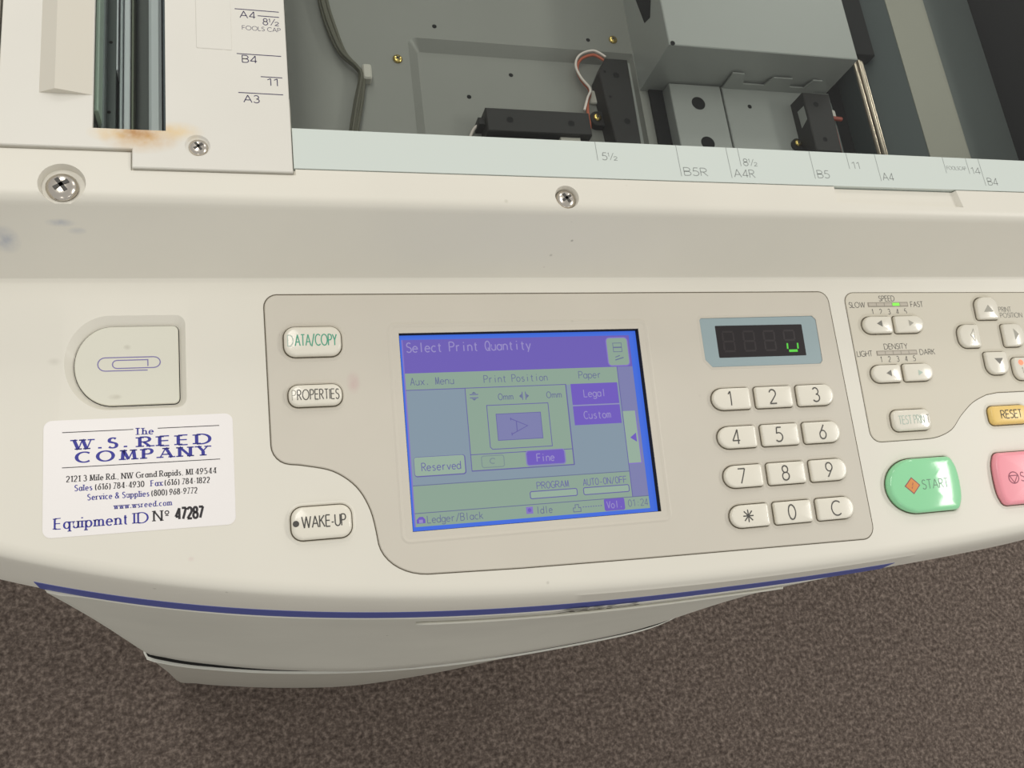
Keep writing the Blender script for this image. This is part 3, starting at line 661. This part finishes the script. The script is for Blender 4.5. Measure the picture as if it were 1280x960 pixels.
def key(name, shape, m, parent, base, hgt=2.0, dome=(.7, .35), legend=(), label=None, n=14, edge=.7, rim=True):
    """domed push button: shape is its outline, base the height of the panel it stands in"""
    xs = [p[0] for p in shape]; ys = [p[1] for p in shape]
    cx, cy, w, h = (min(xs) + max(xs)) / 2, (min(ys) + max(ys)) / 2, max(xs) - min(xs), max(ys) - min(ys)
    top = lambda x, y: base + hgt + dome[0] * (1 - (2 * (x - cx) / w) ** 2) + dome[1] * (1 - (2 * (y - cy) / h) ** 2)
    q = MB(PAN)
    i1 = offset(shape, -edge * .3); i2 = offset(shape, -edge)
    R_ = [[(x, y, base - .6) for x, y in shape], [(x, y, min(base + hgt * .55, top(x, y) - edge)) for x, y in shape], [(x, y, top(x, y) - edge * .35) for x, y in i1], [(x, y, top(x, y)) for x, y in i2]]
    for k in range(1, n):
        f = 1 - k / n; R_.append([(cx + (x - cx) * f, cy + (y - cy) * f, top(cx + (x - cx) * f, cy + (y - cy) * f)) for x, y in i2])
    q.loft(R_, m, caps=(True, True), smooth=True)
    for qs, lm in legend: q.quads(qs, lm, lambda x, y: top(x, y) + .06, True)
    o = build(name, q, parent, label, fix=False)
    if rim:
        r = MB(PAN); r.ring(offset(shape, .5), offset(shape, -.1), base + .07, base + .07, M['gap'])
        r.ring(offset(shape, 1.9), offset(shape, 1.1), base + .02, base + .3, parent.data.materials[0] if parent.type == 'MESH' else M['white'], True)
        r.ring(offset(shape, 1.1), offset(shape, .5), base + .3, base + .08, parent.data.materials[0] if parent.type == 'MESH' else M['white'], True)
        rims.append((r, parent))
    return o
rims = []
# number pad
pad = [('1', '2', '3'), ('4', '5', '6'), ('7', '8', '9'), ('*', '0', 'C')]
names = {'*': 'star', 'C': 'clear'}
for j, row in enumerate(pad):
    for i, ch in enumerate(row):
        cx = 203.8 + 23.75 * i + .22 * j; cy = -86.1 - 18.95 * j
        r = [(5.9, 5.1), 1.3, 1.3, (5.9, 5.1)] if i == 0 else ([1.3] * 4 if i == 1 else [1.3, (5.2, 5.2), (5.2, 5.2), 1.3])
        sh = rrect(cx, cy, 20.6, 10.6, r)
        gx = cx - (1.6 if i < 2 else 0.6); hh = 7.0
        wd = {'1': 1.5, '*': 5.8, 'C': 5.0, '0': 3.8, '4': 3.9}.get(ch, 3.7)
        lg = text(ch, gx, cy - hh / 2, hh, width=wd, align='c', wt=.085)
        key('number_key', sh, M['key'], panel, H, legend=((lg, M['ink']),), label='ivory key marked %s' % {'*': 'with a star', 'C': 'C'}.get(ch, ch), dome=(.55, .3))
# left keys
sh = rrect(5.6, -52.6, 24.2, 13.2, 4.6)
key('data_copy_key', sh, M['key'], panel, H, legend=((text('DATA/COPY', -5.2, -55.0, 5.0, width=20.6, wt=.09)[5:] if False else text('D', -5.0, -54.9, 4.9, width=2.2, wt=.08), M['ink_faint']), (text('ATA/COPY', -1.9, -54.9, 4.9, width=17.5, wt=.095), M['ink_green'])), label='ivory key with green DATA/COPY lettering', dome=(.9, .6), edge=1.1)  # the D has paler ink, painting in the glare at the key's left end
sh = rrect(5.6, -76.4, 22.4, 9.4, 4.0)
key('properties_key', sh, M['key'], panel, H, legend=((text('P', -4.2, -78.5, 4.3, width=1.6, wt=.08), M['ink_key']), (text('ROPERTIES', -2.0, -78.5, 4.3, width=17.4, wt=.09, sp=.2), M['ink'])), label='ivory key with PROPERTIES lettering', dome=(.9, .5), edge=1.0)
sh = rrect(5.5, -130.2, 24.6, 13.6, 4.6)
key('wake_up_key', sh, M['key'], copier, 0.0, legend=((text('WAKE-UP', -2.6, -132.2, 4.7, width=17.8, wt=.105) + [circle(-5.0, -130.2, 1.3, 14)], M['ink']),), label='ivory WAKE-UP key with a dot', dome=(.9, .6), edge=1.1)
# large keys
def dkey(cx, cy, w, h, flip=1):
    P = [(w / 2 - 5.2, -h / 2)] + [(w / 2 - 5.2 + 3.2 * math.sin(math.radians(a)), -h / 2 + 3.0 - 3.0 * math.cos(math.radians(a))) for a in (30, 60)]
    P += [(w / 2 - 1.4 + 1.4 * math.cos(t), 9.6 * math.sin(t)) for t in np.radians([-75, -50, -25, 0, 25, 50, 75])]
    P += [(w / 2 - 5.2 + 3.2 * math.sin(math.radians(a)), h / 2 - 3.0 + 3.0 * math.cos(math.radians(a))) for a in (60, 30)] + [(w / 2 - 5.2, h / 2)]
    P += arc(-w / 2 + 17.0, 0, 17.0, h / 2, 90, 270, 22)
    P = [(cx + flip * x, cy + y) for x, y in P]
    return P if flip > 0 else P[::-1]
sh = dkey(306.2, -135.2, 44.0, 27.6)
dia = [(292.9, -135.2), (297.2, -139.2), (301.3, -135.2), (297.2, -131.2)]
key('start_key', sh, M['green'], copier, 0.0, hgt=2.4, dome=(1.5, .8), legend=(([dia], M['ink_orange']), (outline(dia, .45) + rule(296.6, -136.6, 297.6, -133.8, .5), M['ink_stop']), (text('START', 302.8, -137.4, 4.6, width=16.4, wt=.1), M['ink_start'])), label='large green START key', n=18, edge=1.4)
sh = dkey(373.6, -135.4, 44.0, 27.6, -1)
cs = circle(361.2, -135.3, 3.0, 20)
key('stop_key', sh, M['red'], copier, 0.0, hgt=2.4, dome=(1.5, .8), legend=((outline(cs, .5) + outline([(358.8, -134.2), (363.6, -134.2), (361.2, -138.0)], .5) + text('STOP', 365.4, -137.4, 4.6, width=14.5, wt=.11), M['ink_stop']),), label='large pink red STOP key at the right edge', n=18, edge=1.4)
sh = rrect(369.3, -101.6, 25.2, 10.2, [3.0, 3.4, 3.4, 3.0])
key('reset_key', sh, M['yellow'], copier, 0.0, legend=((text('RESET', 362.6, -103.6, 4.3, width=13.8, wt=.11), M['ink']),), label='yellow RESET key', dome=(.9, .5), edge=1.1)
sh = rrect(306.1, -101.5, 23.4, 11.0, 3.6)
key('test_print_key', sh, M['key'], panel2, .4, legend=((text('TEST PRIN', 297.2, -103.6, 4.3, width=15.6, wt=.09), M['ink_faint']), (text('T', 314.6, -103.6, 4.3, width=1.9, wt=.1), M['ink_key'])), label='ivory key with pale TEST PRINT lettering', dome=(.7, .5), edge=1.0)  # all letters but the last in paler ink
# arrow keys
B2 = .4
def tri(cx, cy, a, b, d):
    return {'l': [(cx - a, cy), (cx + a, cy - b), (cx + a, cy + b)], 'r': [(cx + a, cy), (cx - a, cy + b), (cx - a, cy - b)], 'u': [(cx, cy + a), (cx - b, cy - a), (cx + b, cy - a)], 'd': [(cx, cy - a), (cx + b, cy + a), (cx - b, cy + a)]}[d]
LR, RR_ = [(5.0, 4.4), 1.2, 1.2, (5.0, 4.4)], [1.2, (5.0, 4.4), (5.0, 4.4), 1.2]
key('speed_key', rrect(296.1, -50.2, 17.6, 9.2, LR), M['key'], panel2, B2, legend=(([tri(296.2, -49.9, 1.7, 1.8, 'l')], M['ink_arrow']),), label='slower speed key with left arrow', dome=(.6, .35))
key('speed_key', rrect(315.9, -50.2, 17.8, 9.2, RR_), M['key'], panel2, B2, legend=(([tri(316.2, -49.9, 1.5, 1.7, 'r')], M['ink_key']),), label='faster speed key with pale right arrow', dome=(.6, .35))  # arrow in paler ink than on the slower key
key('density_key', rrect(296.1, -76.5, 17.6, 9.2, LR), M['key'], panel2, B2, legend=(([tri(296.4, -76.6, 1.6, 1.7, 'l')], M['ink_arrow']),), label='lighter density key with left arrow', dome=(.6, .35))
key('density_key', rrect(316.1, -76.4, 17.8, 9.2, RR_), M['key'], panel2, B2, legend=(([tri(316.2, -76.9, 1.4, 1.5, 'r')], M['ink_faint']),), label='darker density key with pale right arrow', dome=(.6, .35))  # arrow in paler ink than on the lighter key
key('position_key', rrect(369.1, -42.0, 14.2, 12.6, [1.4, 1.4, (5.2, 4.6), (5.2, 4.6)]), M['key'], panel2, B2, legend=(([tri(368.7, -42.4, 2.0, 3.2, 'u')], M['ink_key']),), label='print position key with up arrow', dome=(.6, .4))
key('position_key', rrect(353.6, -57.5, 13.6, 12.8, [(5.0, 5.0), 1.4, 1.4, (5.0, 5.0)]), M['key'], panel2, B2, legend=((outline(tri(354.4, -57.4, 1.3, 3.4, 'l'), .5), M['ink_key']),), label='print position key with left arrow', dome=(.6, .4))
key('position_key', rrect(383.6, -57.6, 13.6, 12.8, [1.4, (5.0, 5.0), (5.0, 5.0), 1.4]), M['key'], panel2, B2, legend=(([tri(384.2, -57.4, 1.6, 3.2, 'r')], M['ink_key']),), label='print position key with right arrow', dome=(.6, .4))
key('position_key', rrect(368.4, -73.0, 14.2, 12.6, [(5.2, 5.0), (5.2, 5.0), 1.4, 1.4]), M['key'], panel2, B2, legend=(([tri(368.6, -72.3, 1.7, 2.9, 'd')], M['ink_arrow']),), label='print position key with down arrow', dome=(.6, .4))
key('indicator_key', rrect(388.6, -76.6, 19.2, 12.6, [(4.5, 5.2), 4, 2, 2.6]), M['key'], panel2, B2, legend=((text('1 JB', 382.8, -79.4, 3.2, width=7.0, wt=.1), M['ink_key']), ([circle(383.2, -73.4, 1.6, 14)], M['led_o'])), label='key with a small orange light at the right edge', dome=(.6, .4))
# speed and density scales
def scale(cy, lit, title, t0, t1, ty, left, l0, l1, right, r0, r1, ny, name):
    q = MB(PAN); q.box(293.4, 318.8, cy - 1.25, cy + 1.25, .3, .62, M['bar'], .12)
    for k in range(5):
        x0 = 293.9 + k * 4.95; q.face([(x0, cy - .8), (x0 + 4.5, cy - .8), (x0 + 4.5, cy + .8), (x0, cy + .8)], .66, M['led'] if k == lit else M['led_off'])
    T_ = text(title, t0, ty, 2.9, width=t1 - t0, wt=.1) + text(left, l0, cy - 1.5, 2.9, width=l1 - l0, wt=.1) + text(right, r0, cy - 1.5, 2.9, width=r1 - r0, wt=.1)
    for k, x in enumerate((295.6, 300.7, 306.0, 311.3, 316.4)): T_ += text(str(k + 1), x, ny, 2.9, width=.55 if k == 0 else 1.4, align='c', wt=.1)
    q.quads(T_, M['ink'], flat(.46)); build(name, q, panel2, fix=False)
scale(-38.7, 3, 'SPEED', 300.9, 310.8, -36.8, 'SLOW', 281.7, 291.5, 'FAST', 320.6, 328.4, -44.1, 'speed_scale')
scale(-65.2, None, 'DENSITY', 298.8, 313.4, -63.2, 'LIGHT', 281.4, 290.6, 'DARK', 320.6, 330.2, -70.0, 'density_scale')
q = MB(PAN); q.quads(text('PRINT', 378.7, -43.7, 2.7, width=8.4, wt=.1) + text('POSITION', 378.9, -47.1, 2.7, width=15.0, wt=.1), M['ink_arrow'], flat(.46)); ink(panel2, q)

# numeric display
out = [(196.6, -69.8), (258.0, -69.8), (259.6, -68.2), (259.6, -46.4), (257.6, -44.4), (193.8, -44.8), (193.0, -45.8), (193.2, -66.0)]
mb = MB(PAN); mb.ring(offset(out, 1.2), out, H + .02, H + .45, M['panel'], True); mb.prism(out, H - .2, H + .30, M['bezel'], .15)
d1 = build('count_display', mb, panel, 'blue grey count display with black window')
mb = MB(PAN); mb.prism(rrect(225.9, -57.0, 49.6, 16.4, .5), H + .2, H + .36, M['disp'])
for k in range(4):
    x0 = 204.6 + k * 11.6
    for s in ([(x0, -52), (x0 + 6, -52)], [(x0, -57), (x0 + 6, -57)], [(x0, -62), (x0 + 6, -62)], [(x0, -52.4), (x0, -56.6)], [(x0 + 6, -52.4), (x0 + 6, -56.6)], [(x0, -57.4), (x0, -61.6)], [(x0 + 6, -57.4), (x0 + 6, -61.6)]):
        if k < 3 or s[0][1] > -57.2 and s[0][1] != -57.4 and s[1][1] > -60: mb.quads(stroke(s, lambda t: 1.0), M['disp_off'], flat(H + .38))
mb.quads(stroke([(240.6, -58.6), (240.4, -61.6)], lambda t: .9) + stroke([(246.6, -58.6), (246.4, -61.6)], lambda t: .9) + stroke([(241.0, -62.6), (246.0, -62.6)], lambda t: 1.3), M['seg'], flat(H + .42))
build('display_window', mb, d1, 'black window with one green half digit', fix=False)

# touch screen (backlit)
L_ = LCD; mb = MB(PAN); h0 = -3.0
def R(x0, y1, x1, y0, m, k): mb.face([(x0, y0), (x1, y0), (x1, y1), (x0, y1)], h0 + .02 * k, L_[m])
R(42.5, -47.6, 161.7, -138.2, 'blue', 0)
R(45.3, -51.6, 155.9, -135.2, 'green', 1)
R(45.3, -51.6, 155.9, -67.1, 'violet', 2)
R(44.8, -51.6, 45.4, -135.2, 'edge', 3)
ic = rrect(149.2, -59.6, 10.6, 13.4, 1.6); mb.face(offset(ic, .5), h0 + .05, L_['edge']); mb.face(ic, h0 + .06, L_['green'])
R(45.3, -74.9, 147.6, -117.3, 'grey', 2); R(72.4, -74.9, 120.8, -112.7, 'green', 3)
R(147.6, -67.1, 155.9, -129.6, 'lilac', 2); R(147.9, -88.8, 154.4, -113.6, 'key', 3)
def T(s, x, y, h, adv, m, k=6, wt=.1): mb.quads(text(s, x, y, h, width=adv * len(s), mono=.62, wt=wt), L_[m], flat(h0 + .02 * k))
def Ln(x0, y0, x1, y1, m='line', w=.36, k=5): mb.quads(rule(x0, y0, x1, y1, w), L_[m], flat(h0 + .02 * k))
T('Select Print Quantity', 46.6, -57.4, 4.4, 2.82, 'pale', wt=.12)
T('Aux. Menu', 47.4, -72.6, 3.4, 2.25, 'ink'); T('Print Position', 81.3, -72.6, 3.4, 2.22, 'ink'); T('Paper', 127.6, -72.2, 3.4, 2.35, 'ink')
Ln(45.3, -74.8, 120.9, -74.8); Ln(72.3, -74.8, 72.3, -112.7); Ln(120.8, -74.8, 120.8, -112.7, w=.55); Ln(72.3, -112.6, 120.8, -112.6, w=.5); Ln(72.3, -105.3, 120.8, -105.3)
for y in (-77.9, -79.4): Ln(74.2, y, 78.2, y)
mb.face([(75.0, -77.5), (77.4, -77.5), (76.2, -76.6)], h0 + .1, L_['ink']); mb.face([(75.0, -79.8), (76.2, -80.7), (77.4, -79.8)], h0 + .1, L_['ink'])
T('0mm', 87.3, -80.9, 2.9, 2.5, 'ink', wt=.12); T('0mm', 110.6, -80.9, 2.9, 2.6, 'ink', wt=.12)
for x in (99.1, 100.7): Ln(x, -77.5, x, -81.3)
mb.face([(98.8, -78.4), (98.8, -80.6), (97.5, -79.5)], h0 + .1, L_['ink']); mb.face([(101.0, -78.4), (102.3, -79.5), (101.0, -80.6)], h0 + .1, L_['ink'])
mb.quads(outline([(81.7, -83.2), (111.1, -83.2), (111.1, -103.4), (82.7, -103.4), (81.7, -102.4)], .36), L_['line'], flat(h0 + .1))
R(85.7, -87.4, 107.0, -99.5, 'lilac', 5); mb.quads(outline([(85.7, -87.4), (107.0, -87.4), (107.0, -99.5), (85.7, -99.5)], .3), L_['line'], flat(h0 + .12))
mb.quads(stroke([(92.4, -89.8), (100.2, -93.4), (92.4, -97.0)], lambda t: .42) + rule(95.0, -91.2, 95.0, -95.8, .42) + rule(92.4, -89.3, 92.4, -90.6, .4) + rule(92.4, -96.2, 92.4, -97.6, .4), L_['line'], flat(h0 + .14))
sb = rrect(82.3, -108.8, 10.4, 5.2, 1.0); mb.quads(outline(sb, .4), L_['faint'], flat(h0 + .12)); mb.quads(stroke(arc(82.3, -108.6, 1.4, 1.2, 40, 300, 8), lambda t: .5), L_['faint'], flat(h0 + .12))
fb = rrect(107.4, -108.5, 18.2, 6.2, 1.0); mb.face(fb, h0 + .12, L_['purple']); mb.quads(outline(offset(fb, .3), .35), L_['edge'], flat(h0 + .13)); T('Fine', 102.8, -110.2, 3.5, 2.2, 'pale', 8, .13)
R(123.2, -74.7, 146.8, -84.8, 'purple', 4); R(123.2, -85.4, 146.8, -94.4, 'purple', 4); Ln(123.2, -85.1, 146.8, -85.1, 'pale', .3)
T('Legal', 129.0, -81.2, 3.5, 2.3, 'pale', 7, .12); T('Custom', 128.0, -91.6, 3.5, 2.3, 'pale', 7, .12)
mb.face([(150.2, -101.6), (153.4, -103.8), (153.4, -99.4)], h0 + .1, L_['purple'])
Ln(147.8, -67.1, 147.8, -129.5); Ln(154.5, -88.8, 154.5, -114.0, 'edge', .5); Ln(147.9, -113.9, 154.6, -113.9, 'edge', .5)
rb = rrect(58.1, -109.3, 22.6, 8.2, 1.0); mb.face(offset(rb, .35), h0 + .08, L_['line']); mb.face([(x - .15, y + .15) for x, y in rb], h0 + .1, L_['key']); T('Reserved', 49.6, -111.2, 3.5, 2.25, 'line', 7, .1)
R(45.3, -117.3, 147.6, -129.4, 'green', 3); Ln(45.3, -117.4, 147.6, -117.4, 'ink'); Ln(45.3, -129.4, 155.9, -129.4, 'ink')
T('PROGRAM', 101.5, -122.6, 3.0, 2.25, 'line', 7, .1); T('AUTO-ON/OFF', 123.9, -122.6, 3.0, 2.0, 'line', 7, .1)
for x0, x1 in ((98.2, 120.7), (123.9, 146.5)):
    b_ = rrect((x0 + x1) / 2, -125.2, x1 - x0, 3.2, .8); mb.face(b_, h0 + .1, L_['key']); mb.quads(outline(b_, .42), L_['line'], flat(h0 + .12))
R(95.6, -130.3, 98.8, -133.4, 'edge', 5); mb.face(circle(97.2, -131.8, .9, 10), h0 + .12, L_['purple']); T('Idle', 100.1, -133.7, 3.2, 2.0, 'ink')
mb.face([(45.9, -133.8), (45.9, -132.2), (47.1, -131.0), (48.7, -131.0), (49.7, -132.2), (49.7, -133.8)], h0 + .1, L_['purple']); R(46.9, -132.2, 48.6, -133.6, 'pale', 6)
T('Ledger/Black', 50.3, -133.9, 3.2, 2.12, 'ink')
mb.quads(outline([(118.0, -134.2), (121.6, -134.2), (121.6, -132.4), (120.6, -132.4), (120.6, -131.0), (119.0, -131.0), (119.0, -132.4), (118.0, -132.4)], .34), L_['ink'], flat(h0 + .1))
for k in range(8): Ln(122.6 + k * 1.25, -132.3, 123.3 + k * 1.25, -132.3)
vb = rrect(138.3, -132.2, 10.2, 5.6, .9); mb.face(vb, h0 + .1, L_['purple']); T('Vol.', 134.3, -133.8, 3.2, 2.05, 'pale', 7, .12); T('01:24', 145.0, -133.8, 3.1, 2.05, 'ink', wt=.09)
for y in (-56.0, -58.3): mb.quads(outline([(147.0, y - 1.4), (151.4, y - 1.4), (151.4, y + .6), (147.0, y + .6)], .3), L_['ink'], flat(h0 + .14))
mb.quads(rule(147.4, -63.8, 151.8, -62.6, .5) + rule(147.6, -62.4, 150.0, -61.6, .4), L_['ink'], flat(h0 + .14))
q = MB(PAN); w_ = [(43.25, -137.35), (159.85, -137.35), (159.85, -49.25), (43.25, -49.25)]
q.ring(w_, w_, .1, -2.98, M['shadow_gap']); q.ring(offset(w_, -.25), offset(w_, -.25), .1, -2.98, M['shadow_gap']); q.ring(w_, offset(w_, -.25), .1, .1, M['shadow_gap']); build('screen_well_shade', q, panel, 'black edge painted as the shaded wall of the screen well', fix=False)  # thin black liner paints the shade on the well walls
scr = build('touch_screen', mb, panel, 'lit screen reading Select Print Quantity', fix=False)

for r, par in rims: build('key_surround', r, par, fix=False)

# ---- paper clip tray
mb = MB(PAN); ds = dshape(-88.9, -49.2, -76.8, -43.5, 14.4, 2.2); mb.prism(ds, -3.2, -1.7, M['tray'], .3)
mb.ring(offset(ds, .32), offset(ds, -.05), -2.72, -2.5, M['shadow_gap'])
tr = build('clip_tray', mb, copier, 'D shaped paper clip tray with a violet clip drawn on it')
mb = MB(PAN)
pc = [(-61.3, -62.3)] + [(-77.4, -62.3)] + arc(-77.4, -59.5, 2.8, 2.8, 270, 90, 8) + [(-59.0, -56.7)] + arc(-59.0, -59.0, 2.6, 2.3, 90, -90, 8) + [(-73.0, -61.3)] + arc(-73.0, -59.6, 1.7, 1.7, 270, 90, 6) + [(-61.2, -57.9), (-61.2, -60.6)]
mb.quads(stroke(pc, lambda t: .42), M['ink_violet'], flat(-1.64)); ink(tr, mb)

# ---- equipment sticker
mb = MB(PAN); st = rrect(-64.0, -105.2, 71.0, 45.9, 3.2); mb.prism(st, 0.0, .16, M['sticker'])
stk = build('equipment_sticker', mb, copier, 'white company sticker with blue and black print')
mb = MB(PAN); SB = []; SK = []
SK += rule(-92.8, -87.2, -66.8, -87.2, .3) + rule(-57.6, -87.2, -33.9, -87.2, .3) + rule(-92.8, -101.2, -33.9, -101.2, .3)
kw = dict(wt=.22, thin=.09, serif=.27)
SB += text('The', -66.0, -89.5, 2.7, width=7.2, **kw)
SB += text('W.S.', -88.6, -94.3, 4.0, width=20.0, wt=.33, thin=.12, serif=.22, sp=.34) + text('REED', -64.4, -94.5, 4.0, width=27.8, wt=.33, thin=.12, serif=.22, sp=.34)
SB += text('COMPANY', -87.6, -99.4, 4.0, width=50.0, wt=.33, thin=.12, serif=.22, sp=.34)
kw = dict(wt=.17, thin=.10, serif=.2)
SK += text('2121 3 Mile Rd., NW Grand Rapids, MI 49544', -91.2, -106.9, 2.3, width=55.9, **kw)
SB += text('Sales', -88.2, -110.6, 2.3, width=6.4, **kw); SK += text('(616) 784-4930', -80.8, -110.6, 2.3, width=18.0, **kw)
SB += text('Fax', -60.4, -110.6, 2.3, width=4.4, **kw); SK += text('(616) 784-1822', -55.2, -110.6, 2.3, width=17.2, **kw)
SB += text('Service & Supplies', -83.6, -114.5, 2.3, width=22.6, **kw); SK += text('(800) 968-9772', -60.2, -114.5, 2.3, width=17.3, **kw)
SB += text('www.wsreed.com', -74.0, -118.7, 2.2, width=21.4, **kw)
kw = dict(wt=.17, thin=.08, serif=.17)
SB += text('Equipment', -95.2, -124.9, 4.1, width=26.4, **kw) + text('ID', -66.8, -124.9, 4.1, width=5.6, **kw)
SK += text('N', -59.5, -124.6, 4.1, width=3.4, **kw) + text('\u00b0', -55.4, -124.6, 3.9, width=1.5, wt=.1) + text('47287', -51.4, -124.5, 4.4, width=10.4, wt=.21)
mb.quads(SB, M['st_blue'], flat(.2)); mb.quads(SK, M['st_black'], flat(.2)); ink(stk, mb)

# ================================================================== FRONT OF THE MACHINE
xs = np.arange(-107, 300.1, 4)
mb = MB(); mb.loft([[FR(*p) for p in ((x, S1(x) - .25, -60.3), (x, S2(x) - .25, -71.8), (x, S2(x) + 1, -71.8), (x, S1(x) + 1, -60.3))] for x in xs], M['stripe'])
build('blue_stripe', mb, copier, 'thin blue stripe under the panel edge')
mb = MB()   # small dark logo lettering below the stripe, seen edge on
lg = text('RISO', 0, 0, 1, xs=1, wt=.19, slant=.45, sp=.2)
lx = max(p[0] for q in lg for p in q)
for q in lg:
    mb.add([FR(116 + 40 * a / lx, S2(116 + 40 * a / lx) - 1.3 - (1 - b) * .35, -76.6 + 7.5 * b) for a, b in q], [(0, 1, 2, 3)], M['logo'])
build('logo_lettering', mb, copier, 'small dark slanted maker lettering below the blue stripe', fix=False)

Lp = [(-101.0, -345), (-98.9, -363.5), (-89.1, -368.9), (-62.8, -376.0), (-14.2, -385.0), (47.9, -392.1), (107.5, -395.0), (164.1, -394.6), (234.8, -391.2), (274.1, -387.6), (299.0, -382.4), (314.0, -376.0), (320, -362), (320, -345)]
Cp = [(-101.0, -345), (-98.5, -360.0), (-84, -366.2), (-62.0, -372.4), (-14, -382.6), (46.8, -391.0), (105.4, -393.6), (162.5, -392.8), (232.5, -389.2), (271, -385.4), (295.6, -380.0), (310.4, -373.8), (316.6, -361), (316.6, -345)]
Tp = [(-107.5, -330)] + [(x, S2(x) - .7) for x in (-106, -90, -60, -14, 46, 105, 163, 215, 250)] + [(272, S2(272) + .4), (286, S2(286) + 4), (291, -358), (291, -330)]
def resamp(pts, n=90):
    P = catmull(pts, 10); d = np.concatenate([[0], np.cumsum([math.hypot(P[i + 1][0] - P[i][0], P[i + 1][1] - P[i][1]) for i in range(len(P) - 1)])])
    t = np.linspace(0, d[-1], n); return list(zip(np.interp(t, d, [p[0] for p in P]), np.interp(t, d, [p[1] for p in P])))
Tc, Cc, Lc = [FR(x, y, 0)[:2] for x, y in resamp(Tp)], resamp(Cp), resamp(Lp)
def mixc(a, b, t): return [(p[0] * (1 - t) + q[0] * t, p[1] * (1 - t) + q[1] * t) for p, q in zip(a, b)]
def lv(c, z, back=-151): return [(x, y, z) for x, y in c] + [(c[-1][0], back, z), (c[0][0], back, z)]
ZT = FR(0, 0, -72.6)[2]
rg = [lv(Tc, ZT)]
sx = np.sin(np.linspace(0, math.pi, 90)) ** .7
for t, bul in ((.004, 0), (.15, 1.2), (.35, 2.2), (.55, 2.0), (.75, 1.0), (.9, .2), (1.0, 0)):
    rg.append(lv([(x, y + bul * k * 2.0) for (x, y), k in zip(mixc(Tc, Cc, t), sx)], ZT - t * (338 + ZT)))
mb = MB(); mb.box(-103, 287, -150.5, 165, -353, -90.2, M['body'], 2); build('main_body', mb, copier)
ins = [(x * .992 + 1.2, y + 1.7) for x, y in Lc]
mb = MB(); mb.loft(rg, M['body'], smooth=True); fc = build('front_cover', mb, copier, 'light grey front cover below the blue stripe')
bevel(fc, .4, 1, 50)
rp = [(x, y - .1, ZT - .065 * (338 + ZT)) for x, y in mixc(Tc, Cc, .065) if 52 < x < 258 and y < -340]
mb = MB(); mb.tube(rp, .75, M['body'], 8); build('cover_ridge', mb, fc)
mb = MB(); mb.loft([lv(ins, -337), lv(ins, -350.2)], M['shadow_gap']); build('cover_gap_shade', mb, copier)  # slot filled by a near-black block, its shade put into the colour
Lin = [(x, y + 2.4) for x, y in Lc]
mb = MB(); mb.loft([lv(Lc, -350), lv(Lc, -352.5), lv(Lin, -353.5)], mat('lip_white', srgb(226, 225, 214), .4)); build('cover_lip', mb, copier, 'pale thin lip under the front cover')
Bp = [(-124.5, -345), (-124.2, -374.6), (-100, -382), (-68.0, -388.8), (-0.8, -399.7), (78.7, -408.0), (151.1, -408), (230, -404), (300, -396.5), (340, -387), (356, -372), (358, -345)]
Bc = resamp(Bp)
mb = MB(); mb.loft([lv(Lin, -353.4, 165), lv(mixc(Lin, Bc, .5), -617, 165), lv(Bc, -880, 165)], mat('base_grey', srgb(180, 176, 164), .55, mottle=.05), smooth=False); build('base_cabinet', mb, copier, 'grey lower cabinet standing on the carpet')
